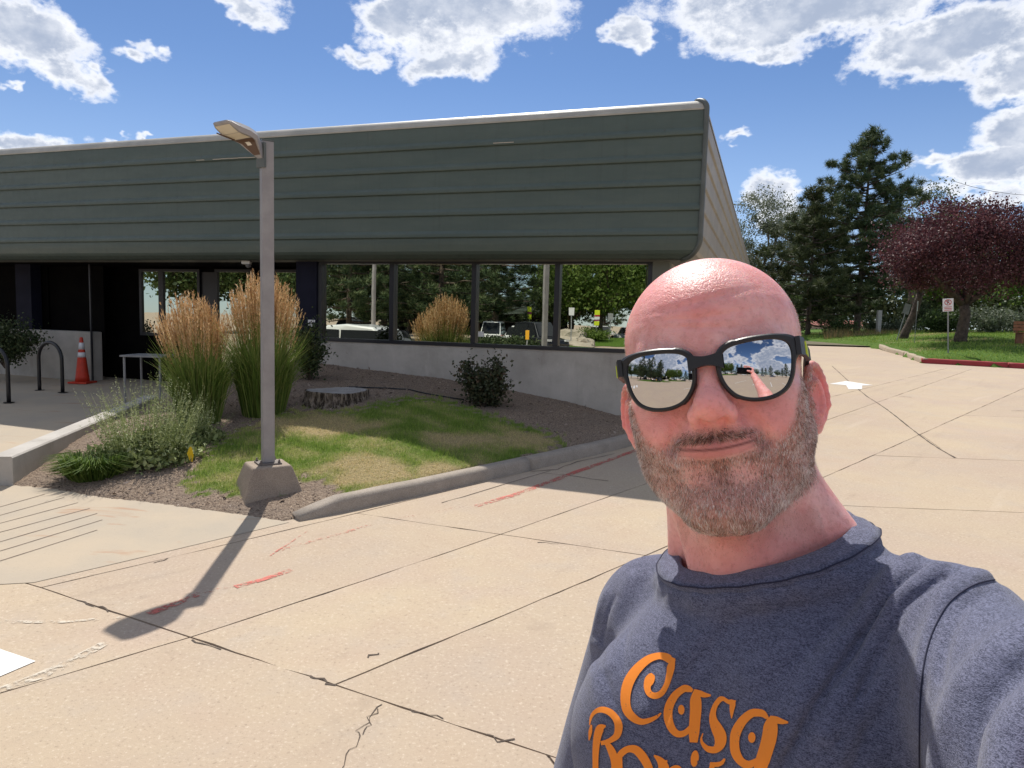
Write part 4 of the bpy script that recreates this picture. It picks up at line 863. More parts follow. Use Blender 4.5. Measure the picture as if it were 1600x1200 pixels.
px_, py_ = at_y(1410, 530, 34.5)[:2]; b0 = np.array([px_, py_, lawn_z(px_, py_)-.1]); mb, V, F_, tn = leafy_mesh(6.2, 1.9, 68, 3600, .11, .40, 6, .36, .64, .30, .5, lean=(.7, 0), tr=.035, gaps=.5); put_tree('plum_tree', 'sparser leaning tree with thin purple grey foliage beside the plum', 'tree', b0, mb, V, F_, tn, leaf_mat('thin_plum_leaves', [(.05, .035, .035), (.10, .065, .06), (.16, .12, .10), (.10, .12, .05)], .25))
# shrubs under the trees
for i, (x, Y_, rx, h, mt, lbl) in enumerate(((1308, 44, 1.3, 1.9, MIDG, 'rounded green bush left of the tall pine trunk'), (1400, 47, 1.5, 1.5, OLIVE, 'greyish bush between the pine and the leaning tree'), (1470, 40, 1.3, 1.7, MIDG, 'light green bush behind the no parking sign'), (1545, 38, 1.7, 1.9, OLIVE, 'silvery weeping shrub under the plum tree'), (1590, 39, 1.5, 1.8, OLIVE, 'silvery shrub beside the wooden bench'), (1235, 50, 2.0, 2.4, MIDG, 'green bush beyond the building corner'), (1370, 50, 1.8, 2.2, DKG, 'dark bush behind the concrete post'), (1432, 48, 1.6, 2.6, DKG, 'dark bush behind the leaning sign'))):
    p = at_y(x, 525, Y_); zb = lawn_z(p[0], p[1])-.2 if x > 1430 else zz(Y_); t = shrub('bush', lbl, (p[0], p[1], zb), rx, rx, h, 3600, mt, .13, 80+i)
r = np.random.default_rng(90); n = 5200; xs_ = r.uniform(1290, 1470, n); Ys = r.uniform(39.5, 46, n); P_ = np.array([at_y(a, 520, b) for a, b in zip(xs_, Ys)]); P_[:, 2] = [zz(b) for b in Ys]; hh = r.uniform(.35, 1.0, n)
V, F_, tn = blades(P_, P_+np.column_stack([r.normal(0, .16, (n, 2)), hh]), .018, np.clip(r.normal(.55, .22, n), 0, 1), r); tag(mesh('dry_weeds', V, F_, leaf_mat('dry_weed', [(.06, .075, .02), (.16, .16, .06), (.33, .24, .11), (.36, .17, .08)], .3), attrs={'tone': tn}), 'tall rusty weeds growing under the trees by the street', 'weeds', kind='stuff')
# distant tree belt closing the horizon between the named trees
for i, (x, Y_, H_, R_, mt) in enumerate(((1180, 110, 12, 8, MIDG), (1290, 105, 10, 8, MIDG), (1400, 100, 11, 8, DKG), (1500, 95, 11, 7, MIDG), (1620, 95, 12, 8, DKG))):
    mb, V, F_, tn = leafy_mesh(H_, R_, 110+i, 5200, .55, .12, 6, .40, .50, .46, gaps=1.2); put_tree('distant_tree', ('dense distant tree closing the view behind the grey leaved tree', 'dense distant tree behind the gap left of the tall pine', 'dense dark distant tree behind the pine and leaning tree', 'dense distant tree behind the purple tree', 'dense dark distant tree behind the right edge bench')[i], 'tree', base_at(x, Y_), mb, V, F_, tn, mt, 'tree belt beyond the street')
_src = [o for o in bpy.data.objects if o.name.startswith('distant_tree') and o.parent is None]
for i, (x_, y_) in enumerate(((78, 80), (92, 66), (100, 48), (104, 30), (100, 10), (-40, 70), (-58, 62), (-74, 50), (-88, 36))):
    c = clone(_src[i % len(_src)]); c.location = (x_, y_, zz(min(y_, 60))-.1); c.rotation_euler = (0, 0, i*1.3); c['label'] = 'far tree standing beyond the edge of the picture'; c['group'] = 'tree belt beyond the street'
# low building with a red roof in the distance
p = at_y(1262, 500, 92.); t = thing('distant_house', 'low distant building with rust red roof between trunks', 'building', (float(p[0]), 85., zz(60)))
MB().box((-7, 0, -1.2), (5, 6, 1.3)).build('wall', worn('far_wall', (.35, .30, .26), (.42, .37, .32), .5, .9), t); mb = MB(); mb.add([(-7.4, -.5, 1.3), (5.4, -.5, 1.3), (5.4, 3, 2.0), (-7.4, 3, 2.0), (5.4, 6.5, 1.3), (-7.4, 6.5, 1.3)], [(0, 1, 2, 3), (3, 2, 4, 5), (0, 3, 5), (1, 4, 2)]); mb.build('roof', worn('rust_roof', (.24, .07, .05), (.30, .10, .07), 1, .8), t)
# ------------------------------------------------------------------ posts, signs, bench
STEEL = worn('sign_post_steel', (.22, .23, .24), (.30, .31, .31), 8, .5)
SIGNW = material('sign_white', color=(.72, .72, .72), rough=.45); SIGNR = material('sign_red', color=(.45, .03, .03), rough=.45); SIGNK = material('sign_black', color=(.03, .03, .03), rough=.5)
def post_sign(lbl, x, ybase, ytop, Y_, wd, hh, yaw, leanx=0., art=None, back=False, name='road_sign', zfn=None):
    p = at_y(x, ybase, Y_); zb = zfn(p[0], p[1]) if zfn else zz(Y_); top = at_y(x, ytop, Y_)[2]; L = top-zb
    t = thing(name, lbl, 'sign', (float(p[0]), float(p[1]), float(zb))); t.rotation_euler = (0, leanx, yaw)
    MB().box((-.022, -.008, -.2), (.022, .008, L), None).build('post', STEEL, t)
    pl = MB(); pl.box((-wd/2, -.014, L-hh), (wd/2, -.010, L)); s = pl.build('sign_plate', STEEL if back else SIGNW, t); bevel(s, .002)
    if art: art(s, wd, hh, L)
    return t
def no_park(s, wd, hh, L):
    y = -.0155; cz_ = L-hh*.30; R_ = wd*.33; V = []; F_ = []
    for j in range(28):
        a = 2*math.pi*j/28
        for q_ in (R_, R_*.78): V.append((q_*math.cos(a), y, cz_+q_*math.sin(a)))
    F_ = [(2*j, 2*j+1, (2*j+3) % 56, (2*j+2) % 56) for j in range(28)]; mesh('red_ring', V, F_, SIGNR, s, fix=True)
    a = math.radians(-45); c_, s_ = math.cos(a), math.sin(a); mesh('red_slash', [(c_*u_-s_*v_, y-.0005, cz_+s_*u_+c_*v_) for u_, v_ in ((-R_*.85, -.012), (R_*.85, -.012), (R_*.85, .012), (-R_*.85, .012))], [(0, 1, 2, 3)], SIGNR, s, fix=True)
    mb = MB(); mb.box((-.035, y+.0002, cz_-.07), (-.012, y+.0006, cz_+.07)); mb.box((-.012, y+.0002, cz_+.045), (.035, y+.0006, cz_+.07)); mb.box((-.012, y+.0002, cz_-.01), (.035, y+.0006, cz_+.015)); mb.box((.015, y+.0002, cz_+.015), (.035, y+.0006, cz_+.045)); mb.build('letter_p', SIGNK, s)
    for i, zf in enumerate((.66, .78, .90)): mb = MB(); mb.box((-wd*.34, y, L-hh*zf-.012), (wd*.34, y+.0006, L-hh*zf+.012)); mb.build('text_line', SIGNR, s)
post_sign('no parking sign with red ring on a steel post in the lawn', 1481, 562, 466, 25., .33, .46, math.radians(-30), math.radians(-4.2), no_park, zfn=lambda a, b: lawn_z(a, b)-.1)
post_sign('narrow white sign seen edge on between lawn and leaning sign', 1428, 543, 470, 31., .30, .45, math.radians(52), math.radians(.5), None, zfn=lambda a, b: lawn_z(a, b)-.1)
post_sign('leaning grey sign seen from behind at the lawn edge', 1400, 534, 472, 33.5, .34, .50, math.radians(10), math.radians(15), None, True, zfn=lambda a, b: lawn_z(a, b)-.1)
p = at_y(1373, 505, 44.); t = thing('concrete_post', 'pale square concrete post standing right of the tall pine', 'post', (float(p[0]), 44., zz(44))); bevel(MB().box((-.12, -.12, -.1), (.12, .12, 2.05)).build('shaft', worn('post_concrete', (.40, .38, .35), (.48, .46, .42), 4, .9), t), .02)
p = at_y(1622, 517, 27.); zb = lawn_z(p[0], p[1]); t = thing('wooden_bench', 'brown wooden bench on the lawn at the right edge', 'bench', (float(p[0]), 27., zb-.02), math.radians(-8)); WOOD = worn('bench_wood', (.22, .09, .04), (.30, .13, .06), 6, .6)
for i in range(4): MB().box((-.75, -.20+i*.11, .42), (.75, -.10+i*.11, .455)).build('seat_plank', WOOD, t)
for i in range(3): MB().box((-.75, .245, .50+i*.13), (.75, .275, .61+i*.13)).build('back_plank', WOOD, t)
for s in (-.6, .6): MB().box((s-.03, -.18, 0), (s+.03, .24, .418)).build('leg', WOOD, t); MB().box((s-.03, .278, 0), (s+.03, .31, .88)).build('back_support', WOOD, t)
a0, a1 = at_y(1520, 292, 60.), at_y(1700, 300, 60.); mb = MB(); mb.tube([a0+(a1-a0)*t+np.array([0, 0, -.5*4*t*(1-t)]) for t in np.linspace(-.2, 1.3, 9)], .018, 4); tag(mb.build('utility_wire', SIGNK), 'thin dark utility wire above the purple tree', 'wire')
# ------------------------------------------------------------------ what lies behind the camera: seen in the windows and the lenses
def mirror(p): return np.asarray(p)+2*(WN+.045-np.asarray(p)@BN)*BN
def vreal(x, Yv): p = mirror(at_y(x, 505, Yv)); return np.array([p[0], p[1], 0.])
# lawn island and parking lot markings
def blob(name, c, rx, ry, rot, mat, h=.25, n=48, kind='structure'):
    V = []; F_ = []; rings = 6
    for k in range(rings+1):
        s = 1-k/rings; z = .012+h*(1-s*s)
        for j in range(n):
            a = 2*math.pi*j/n; w_ = 1+.08*math.sin(3*a+c[0]); x = rx*s*w_*math.cos(a); y = ry*s*w_*math.sin(a); V.append((c[0]+x*math.cos(rot)-y*math.sin(rot), c[1]+x*math.sin(rot)+y*math.cos(rot), z))
    F_ = [(k*n+j, k*n+(j+1) % n, (k+1)*n+(j+1) % n, (k+1)*n+j) for k in range(rings) for j in range(n)]
    return tag(mesh(name, V, F_, mat, smooth=True, fix=True), kind=kind)
LAWNM = MATS['far_lawn']
ca = vreal(960, 60.); blob('lawn_island', ca, 14, 6, math.radians(-60), LAWNM, .5)
cb = vreal(770, 44.); blob('lawn_island', cb, 9, 4, math.radians(-40), LAWNM, .4)
for i in range(9):
    a = np.array([-3.0-2.75*i*.0+2.7*i, -7.5]); strip('parking_line', [(a[0], -8.), (a[0]+.9, -13.2)], .11, WHITE, .004)
for i in range(9): a = -14+2.7*i; strip('parking_line', [(a, -21.), (a+.9, -26.2)], .11, WHITE, .004)
for i in range(9): strip('crosswalk_bar', [(-4.1-.62*i, 3.1-.75*i), (-6.6-.62*i, 2.2-.75*i)], .30, WHITE, .005)
for o in bpy.data.objects:
    if o.parent is None and o.name.split('.')[0] in ('parking_line', 'crosswalk_bar'): o['kind'] = 'structure'
# trees behind: a few meshes, many copies
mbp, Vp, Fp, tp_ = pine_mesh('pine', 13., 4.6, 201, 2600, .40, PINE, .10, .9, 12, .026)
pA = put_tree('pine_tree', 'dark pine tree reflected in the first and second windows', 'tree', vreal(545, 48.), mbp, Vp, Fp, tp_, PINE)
mbl, Vl, Fl, tl = leafy_mesh(10.5, 5.2, 202, 11000, .26, .24, 7, .40, .56, .42, gaps=1.2)
lA = put_tree('lime_tree', 'bright green leafy tree reflected in the fourth window', 'tree', vreal(938, 62.), mbl, Vl, Fl, tl, LIME_)
mbm, Vm_, Fm_, tm_ = leafy_mesh(11.5, 5.6, 203, 9000, .30, .2, 7, .40, .54, .44, gaps=1.2)
mA = put_tree('broad_tree', 'green broad tree reflected at the left of the first window', 'tree', vreal(500, 56.), mbm, Vm_, Fm_, tm_, MIDG)
def copy_tree(src, loc, s, rz, lbl, group=None):
    c = clone(src); c.location = tuple(map(float, loc)); c.scale = (s, s, s); c.rotation_euler = (0, 0, rz); c['label'] = lbl
    if group: c['group'] = group
    elif 'group' in c: del c['group']
    return c
copy_tree(pA, vreal(600, 55.), 1.1, 1., 'dark pine tree reflected behind the thin pole in the first window')
copy_tree(pA, vreal(690, 50.), 1.05, 2.1, 'dark pine tree reflected behind the feather grass in the second window')
copy_tree(pA, vreal(775, 58.), 1.15, 3.3, 'large dark pine reflected at the left of the third window')
copy_tree(pA, vreal(745, 66.), 1.2, 4.4, 'dark pine tree reflected between the second and third windows')
copy_tree(pA, vreal(838, 95.), 1.0, 5.2, 'blue grey distant pine reflected beside the pole in the third window')
copy_tree(lA, vreal(1010, 66.), 1.1, 1.4, 'bright green leafy tree reflected at the right edge of the fourth window')
copy_tree(lA, vreal(895, 74.), 1.0, 2.8, 'bright green leafy tree reflected at the left of the fourth window')
copy_tree(mA, vreal(420, 60.), 1.1, .7, 'green broad tree reflected in the entrance glass')
copy_tree(mA, vreal(280, 60.), 1.2, 1.9, 'green broad tree reflected in the left entrance windows')
copy_tree(mA, vreal(640, 80.), 1.1, 2.7, 'green broad tree reflected far behind the second window pines')
r = np.random.default_rng(301)
for i in range(26):
    a = math.radians(-62+124*(i+.5)/26+r.normal(0, 1.2)); d_ = r.uniform(52, 78); loc = (d_*math.sin(a)+2, -d_*math.cos(a), 0); src = pA if r.random() < .55 else mA
    copy_tree(src, loc, r.uniform(.62, .98), r.uniform(0, 6), 'dark tree in the far row reflected small in the mirrored lenses', 'tree row behind the parking lot')
# cars
CGLASS = material('car_glass', color=(.02, .022, .025), rough=.05); TYRE = material('tyre_rubber', color=(.015, .015, .015), rough=.8); RIM = material('wheel_rim', color=(.5, .5, .52), rough=.3, metal=1.); LAMP = material('car_lamp', color=(.7, .7, .72), rough=.15)
def car(lbl, loc, rz, color, suv=False, length=4.6):
    t = thing('parked_car', lbl, 'car', (float(loc[0]), float(loc[1]), float(loc[2])), rz); m = material('car_paint_%d' % int(sum(color)*1000), color=color, rough=.25); m.node_tree.nodes['Principled BSDF'].inputs['Coat Weight'].default_value = .6
    L = length/2; hb, ht = (.78, 1.72) if suv else (.74, 1.46)
    low = [(-L, .42, .78), (-L+.08, .70, .84), (-L*.6, hb+.06, .89), (0, hb+.06, .90), (L*.55, hb, .89), (L-.12, hb-.10, .83), (L, .45, .76)]
    V = []
    for x, z, hw in low:
        for y, zz_ in ((-hw, .26), (-hw*1.0, z*.75), (-hw*.94, z), (hw*.94, z), (hw, z*.75), (hw, .26)): V.append((x, y, zz_))
    F_ = [(i*6+j, i*6+(j+1) % 6, (i+1)*6+(j+1) % 6, (i+1)*6+j) for i in range(len(low)-1) for j in range(6)]+[tuple(range(6)), tuple((len(low)-1)*6+j for j in range(5, -1, -1))]
    o = mesh('body', V, F_, m, t, smooth=False, fix=True); bevel(o, .06, 3)
    x0, x1, x2, x3 = (-L+.15, -L+.45, .45, 1.25) if suv else (-L+.45, -1.05, .45, 1.30)
    cab = [(x0, hb, .78), (x1, ht-.06, .62), ((x1+x2)/2, ht, .64), (x2, ht-.05, .62), (x3, hb, .78)]
    V = []
    for x, z, hw in cab: V += [(x, -hw, z), (x, hw, z)]
    n = len(cab); F_ = [(2*i, 2*i+1, 2*i+3, 2*i+2) for i in range(n-1)]+[tuple(2*i for i in range(n)), tuple(2*i+1 for i in range(n-1, -1, -1))]
    bevel(mesh('cabin', V, F_, m, t, fix=True), .05, 3)
    for s in (-1, 1):
        y0 = s*.80; y1 = s*.668
        for a_, b_ in ((x0+.28, -.18), (-.12, x3-.30)):
            za, zb_ = hb+.05, ht-.14; ya = lambda z: s*(.785-(.785-.655)*(z-hb)/(ht-.06-hb))
            xa = a_+(.22 if a_ < -.5 else 0); xb = b_-(.45 if b_ > .3 else 0)
            mesh('side_window', [(a_, ya(za)+s*.012, za), (b_, ya(za)+s*.012, za), (xb, ya(zb_)+s*.012, zb_), (xa, ya(zb_)+s*.012, zb_)], [(0, 1, 2, 3)], CGLASS, t, fix=True)
    for (xa, za, wa, xb, zb_, wb, nm) in ((x3-.05, hb+.05, .68, x2+.08, ht-.12, .56, 'windscreen'), (x0+.05, hb+.05, .68, x1-.05, ht-.14, .56, 'rear_window')):
        dx = .03 if nm == 'windscreen' else -.03; mesh(nm, [(xa+dx, -wa, za+.02), (xa+dx, wa, za+.02), (xb+dx, wb, zb_+.02), (xb+dx, -wb, zb_+.02)], [(0, 1, 2, 3)], CGLASS, t, fix=True)
    for x in (-L*.62, L*.64):
        for s in (-1, 1):
            mb = MB(); mb.tube([(x, s*.72, .33), (x, s*.92, .33)], .33, 20); wl = mb.build('wheel', TYRE, t); mb = MB(); mb.tube([(x, s*.915, .33), (x, s*.928, .33)], .21, 16); mb.build('rim', RIM, wl)
    for s in (-1, 1): MB().box((L-.10, s*.62-.14, .58), (L+.015, s*.62+.14, .70)).build('headlight', LAMP, t); MB().box((-L-.015, s*.64-.12, .62), (-L+.1, s*.64+.12, .76)).build('tail_light', SIGNR, t)
    return t
wc = BD*9.65+BN*3.9; car('white car by the entrance reflected low in the first window', (wc[0], wc[1], zz(wc[1])), math.atan2(BD[1], BD[0]), (.78, .79, .79))
q = vreal(770, 50.); car('white boxy vehicle reflected behind the low hedge in the third window', q, math.radians(60), (.70, .70, .68), True)
q = vreal(826, 47.); car('white car reflected left of the pole in the third window', q, math.radians(20), (.72, .72, .72))
q = vreal(842, 43.); car('black car reflected beside the pole in the third window', q, math.radians(25), (.012, .013, .016), True)
q = vreal(562, 56.); car('dark car reflected behind the white car in the first window', q, math.radians(70), (.03, .035, .045))
q = vreal(545, 60.); car('white truck like vehicle reflected far back in the first window', q, math.radians(65), (.74, .74, .74), True, 5.4)
q = vreal(700, 58.); car('red car reflected right of the feather grass', q, math.radians(60), (.30, .03, .04))
q = vreal(940, 88.); car('white car reflected behind the signs in the fourth window', q, math.radians(30), (.70, .70, .70))
for i in range(6): a = math.radians(-30+9*i); car('small distant parked car in the row reflected in the lenses', (50*math.sin(a), -50*math.cos(a), 0), math.radians(80)+i, [(.6, .6, .6), (.1, .1, .12), (.7, .7, .7), (.2, .05, .05), (.3, .32, .35), (.05, .07, .12)][i])['group'] = 'cars behind the parking lot'
# hedge, boulders, signs, lamp post, second building
q = vreal(780, 42.)
shrub('low_hedge', 'low dark spreading juniper reflected under the third window vehicle', q, 3.2, 1.8, .9, 5200, DKG, .16, 320, stems=26)
q = vreal(925, 56.); shrub('low_hedge', 'light green shrub mound reflected in the fourth window', (q[0], q[1], .3), 2.4, 1.6, 1.1, 4200, LIME_, .14, 321, stems=20)
ROCK = worn('tan_rock', (.36, .31, .25), (.46, .40, .33), 1.5, .9, (12, .6, .05))
def boulder(lbl, loc, sx_, sy_, sz_, seed):
    r = np.random.default_rng(seed); bm = bmesh.new(); bmesh.ops.create_icosphere(bm, subdivisions=3, radius=1)
    ph_ = r.normal(0, 1, (6, 3))*1.6
    for v in bm.verts:
        c = np.array(v.co); k = 1+sum(.09*math.sin(float(c@p_)*1.7+i) for i, p_ in enumerate(ph_)); v.co = Vector((c[0]*k*sx_, c[1]*k*sy_, max(c[2]*k, -.35)*sz_))
    me = bpy.data.meshes.new('boulder'); bm.to_mesh(me); bm.free(); me.materials.append(ROCK); o = bpy.data.objects.new('boulder', me); COL.objects.link(o); o.location = tuple(map(float, loc)); return tag(o, lbl, 'boulder')
q = vreal(893, 56.); boulder('large pale boulder reflected left of the yellow sign', (q[0], q[1], .45), 1.2, 1.0, .8, 331)
q = vreal(900, 50.); boulder('long low pale rock reflected at the island edge', (q[0], q[1], .1), 1.5, .7, .35, 332)
q = vreal(916, 50.); boulder('small pale rock reflected at the end of the long low rock', (q[0], q[1], .2), .7, .6, .5, 333)
YG = material('yellow_green_sign', color=(.62, .72, .02), rough=.5); PUR = material('purple_sign', color=(.25, .04, .10), rough=.5); ORS = material('orange_marker', color=(.85, .42, .02), rough=.5)
def refl_sign(lbl, x, Yv, plates, H_, wd=.40):
    q = vreal(x, Yv); t = thing('road_sign', lbl, 'sign', (q[0], q[1], .3)); yaw = math.atan2(*(-(B(3, WN, 0)-q)[:2]))*-1
    t.rotation_euler = (0, 0, math.atan2((B(3, WN, 0)-q)[1], (B(3, WN, 0)-q)[0])+math.pi/2)
    mb = MB(); mb.box((-.04, -.02, -.4), (.04, .02, H_)); mb.build('post', STEEL, t); z = H_
    for h_, m_ in plates: MB().box((-wd/2, -.05, z-h_), (wd/2, -.025, z-.02)).build('sign_plate', m_, t); z -= h_
    return t
refl_sign('yellow and purple stacked sign reflected in the fourth window', 932, 57., ((.40, YG), (.12, SIGNR), (.22, SIGNW), (.12, PUR), (.36, YG)), 2.5)
refl_sign('yellow and purple stacked sign reflected in the third window', 826, 60., ((.45, YG), (.2, PUR), (.45, YG)), 2.7)
refl_sign('grey sign reflected at the right of the fourth window', 953, 57., ((.60, STEEL),), 2.3)
refl_sign('white sign with black bar reflected at the left of the fourth window', 893, 52., ((.62, SIGNW),), 2.6)
refl_sign('small orange marker reflected low beside the pole', 824, 40., ((.55, ORS),), .95, .22)
q = vreal(584, 26.); t = thing('lamp_post', 'tall thin grey lamp post reflected in the first window', 'lamp post', (q[0], q[1], 0)); mb = MB(); mb.tube([(0, 0, 0), (0, 0, 7)], [.09, .06], 8); mb.build('shaft', POLEM, t); MB().box((-.35, -.1, 6.95), (.35, .1, 7.1)).build('lamp_head', MATS['lamp_grey'], t)
q = vreal(835, 84.); t = thing('neighbour_building', 'green ribbed fascia building reflected beside the pole', 'building', (q[0], q[1], 0), TH*-1)
dB = (B(3, WN, 0)-q)[:2]; t.rotation_euler = (0, 0, math.atan2(dB[1], dB[0])+math.pi/2)
MB().box((-4, .8, 0), (18, 10, 2.6)).build('wall', BLACKW, t)
for i in range(6): MB().box((-5, -.03*(i % 2)-.02*i*.1, 2.6+.33*i), (19, 10.5, 2.6+.33*(i+1)-.03)).build('cladding_panel', GREEN, t)
# ------------------------------------------------------------------ signed-distance sculpting
f32 = np.float32
def s_ell(p, c, r):
    q = (p-np.array(c, f32))/np.array(r, f32); k0 = np.sqrt((q*q).sum(-1))
    g = q/np.array(r, f32); k1 = np.sqrt((g*g).sum(-1))+1e-9
    return k0*(k0-1)/k1
def s_cap(p, a, b, ra, rb):
    a = np.array(a, f32); b = np.array(b, f32); ab = b-a; pa = p-a
    t = np.clip((pa@ab)/(ab@ab), 0, 1); d = pa-t[..., None]*ab
    return np.sqrt((d*d).sum(-1))-(ra+(rb-ra)*t)
def smin(a, b, k): h = np.clip(.5+.5*(b-a)/k, 0, 1); return b+(a-b)*h-k*h*(1-h)
def smax(a, b, k): return -smin(-a, -b, k)
def surf_net(fn, lo, hi, h):
    lo = np.array(lo, f32); n = np.ceil((np.array(hi)-lo)/h).astype(int)+1
    B = 8; nb = (n+B-1)//B                                   # only blocks close to the surface are sampled finely
    g = np.stack(np.meshgrid(*[np.arange(k) for k in nb], indexing='ij'), -1).reshape(-1, 3)
    ctr = (lo+h*(g*B+(B-1)/2)).astype(f32)
    dc = np.concatenate([fn(c) for c in np.array_split(ctr, max(1, len(ctr)//100000))])
    Fb = np.sign(dc)[:, None]*np.ones((1, B**3), f32); near = np.nonzero(np.abs(dc) < B*h*1.25+.006)[0]
    off = np.stack(np.meshgrid(*[np.arange(B)]*3, indexing='ij'), -1).reshape(-1, 3)
    for ch in np.array_split(near, max(1, len(near)//400)):
        P = (lo+h*(g[ch][:, None]*B+off[None])).astype(f32)
        Fb[ch] = fn(P.reshape(-1, 3)).reshape(len(ch), -1)
    F = Fb.reshape(*nb, B, B, B).transpose(0, 3, 1, 4, 2, 5).reshape(*(nb*B))[:n[0], :n[1], :n[2]]
    F = np.ascontiguousarray(F, f32)
    s = F < 0
    cnt = np.zeros(n-1, np.int8)
    cor = [(a, b, c) for a in (0, 1) for b in (0, 1) for c in (0, 1)]
    for a, b, c in cor: cnt += s[a:n[0]-1+a, b:n[1]-1+b, c:n[2]-1+c]
    act = (cnt > 0) & (cnt < 8)
    idx = np.full(n-1, -1, np.int32); ii, jj, kk = np.nonzero(act); idx[ii, jj, kk] = np.arange(len(ii))
    pos = np.zeros((len(ii), 3), f32); num = np.zeros(len(ii), f32)
    for A in cor:
        for ax in range(3):
            if A[ax]: continue
            B = list(A); B[ax] = 1
            fa = F[ii+A[0], jj+A[1], kk+A[2]]; fb = F[ii+B[0], jj+B[1], kk+B[2]]
            x = (fa < 0) != (fb < 0); t = np.where(x, fa/(fa-fb+1e-20), 0)
            q = np.tile(np.array(A, f32), (len(ii), 1)); q[:, ax] += t
            pos += q*x[:, None]; num += x
    V = lo+h*(np.stack([ii, jj, kk], -1)+pos/num[:, None])
    Q = []
    for ax in range(3):
        sl0 = [slice(0, None)]*3; sl1 = list(sl0); sl0[ax] = slice(0, -1); sl1[ax] = slice(1, None)
        e = s[tuple(sl0)] != s[tuple(sl1)]; i, j, k = np.nonzero(e); P = [i, j, k]
        o = [a for a in range(3) if a != ax]
        ok = (P[o[0]] > 0) & (P[o[1]] > 0) & (P[o[0]] < n[o[0]]-1) & (P[o[1]] < n[o[1]]-1)
        P = [q[ok] for q in P]; ins = s[P[0], P[1], P[2]]
        def at(d0, d1):
            q = [P[0].copy(), P[1].copy(), P[2].copy()]; q[o[0]] -= d0; q[o[1]] -= d1; return idx[q[0], q[1], q[2]]
        quad = np.stack([at(1, 1), at(0, 1), at(0, 0), at(1, 0)], -1)
        flip = ins if ax != 1 else ~ins
        quad[~flip] = quad[~flip][:, ::-1]; Q.append(quad)
    return V, np.concatenate(Q)
def vnormals(V, Q):
    n = np.cross(V[Q[:, 2]]-V[Q[:, 0]], V[Q[:, 3]]-V[Q[:, 1]]); N_ = np.zeros_like(V)
    for k in range(4): np.add.at(N_, Q[:, k], n)
    return N_/(np.linalg.norm(N_, axis=1, keepdims=True)+1e-12)
def relax(V, Q, it=2, lam=.5):
    for _ in range(it):
        S = np.zeros_like(V); c = np.zeros(len(V), f32)
        for k in range(4):
            np.add.at(S, Q[:, k], V[Q[:, (k+1) % 4]]); np.add.at(S, Q[:, k], V[Q[:, k-1]]); np.add.at(c, Q[:, k], 2)
        V = V+lam*(S/np.maximum(c, 1)[:, None]-V)
    return V
# ---- head frame: X = image right (his left), Y = out of the face, Z = up
FA = math.radians(20.5); FPI = math.radians(9.0); FRO = math.radians(10.3)
_f = np.array([-math.sin(FA)*math.cos(FPI), -math.cos(FA)*math.cos(FPI), math.sin(FPI)])
_x = np.array([math.cos(FA), -math.sin(FA), 0]); _u = np.cross(_f, _x); _u = _u if _u[2] > 0 else -_u
HX = math.cos(FRO)*_x+math.sin(FRO)*_u; HU = -math.sin(FRO)*_x+math.cos(FRO)*_u; HF = _f
HM = np.stack([HX, HF, HU])                    # rows: world -> head
BRIDGE = np.array([0, .104, .004])
HP = at_depth(1103, 573, .545)-BRIDGE@HM       # head origin
def h2w(p): return HP+np.asarray(p)@HM
def w2h(p): return ((p-HP.astype(f32))@HM.T.astype(f32)).astype(f32)

# ---- torso frame
TA = math.radians(38.5); TR_ = .19
TX = np.array([math.cos(TA), -math.sin(TA), TR_]); TX /= np.linalg.norm(TX)
TF = np.array([-math.sin(TA), -math.cos(TA), .17]); TF -= TX*(TF@TX); TF /= np.linalg.norm(TF); TU = np.cross(TF, TX); TU = TU if TU[2] > 0 else -TU
TM = np.stack([TX, TF, TU]); TP = at_depth(1174, 846, .645)
def t2w(p): return TP+np.asarray(p)@TM
def w2t(p): return ((p-TP.astype(f32))@TM.T.astype(f32)).astype(f32)
SHL = t2w((.158, .010, -.086)); 
WRI = CP+np.array([.165, .035, -.055]); ELB = (SHL*.49+WRI*.51)+np.array([.055, .0, -.105])
SHR = t2w((-.132, -.040, -.088)); ELR = SHR+TX*-.05+np.array([0, 0, -.29]); WRR = ELR+np.array([-.03, -.06, -.26])

def ear_sdf(p, sgn):
    c = np.array([.0745*sgn, -.012, -.023], f32); q = p-c
    q = q*np.array([sgn, 1, 1], f32)/.88
    a = math.radians(30); ca, sa = math.cos(a), math.sin(a)           # flare: the rim stands off the skull
    n = q[..., 0]*ca+q[..., 1]*sa; y = -q[..., 0]*sa+q[..., 1]*ca
    t = math.radians(10); z = q[..., 2]*math.cos(t)+y*math.sin(t); y2 = y*math.cos(t)-q[..., 2]*math.sin(t)
    e = np.stack([n, y2, z], -1)
    d = s_ell(e, (.003, -.015, .002), (.0042, .0165, .0290))
    d = smin(d, s_ell(e, (.002, -.008, -.0275), (.0052, .0095, .0115)), .006)
    prev = None
    for k in range(13):
        th = math.radians(150-k*27 if k else 150); th = math.radians(165-k*23)
        r = 1.0
        pt = (.0075-.0035*(k > 9), -.013-.0185*math.sin(th+.15)*r if False else -.014+.0175*math.cos(math.radians(40+k*19)), .003+.0300*math.sin(math.radians(40+k*19)))
        if prev is not None: d = smin(d, s_cap(e, prev, pt, .0033, .0033), .003)
        prev = pt
    prev = None
    for k in range(7):
        th = math.radians(75+k*30); pt = (.0075, -.011+.0095*math.cos(th), -.001+.0175*math.sin(th))
        if prev is not None: d = smin(d, s_cap(e, prev, pt, .0028, .0028), .004)
        prev = pt
    d = smax(d, -s_ell(e, (.0095, -.0065, -.002), (.0065, .0075, .011)), .004)
    d = smin(d, s_ell(e, (.005, .0035, -.006), (.0035, .004, .006)), .004)
    d = smin(d, s_ell(e, (-.004, .002, -.002), (.008, .010, .024)), .008)
    return d*.88

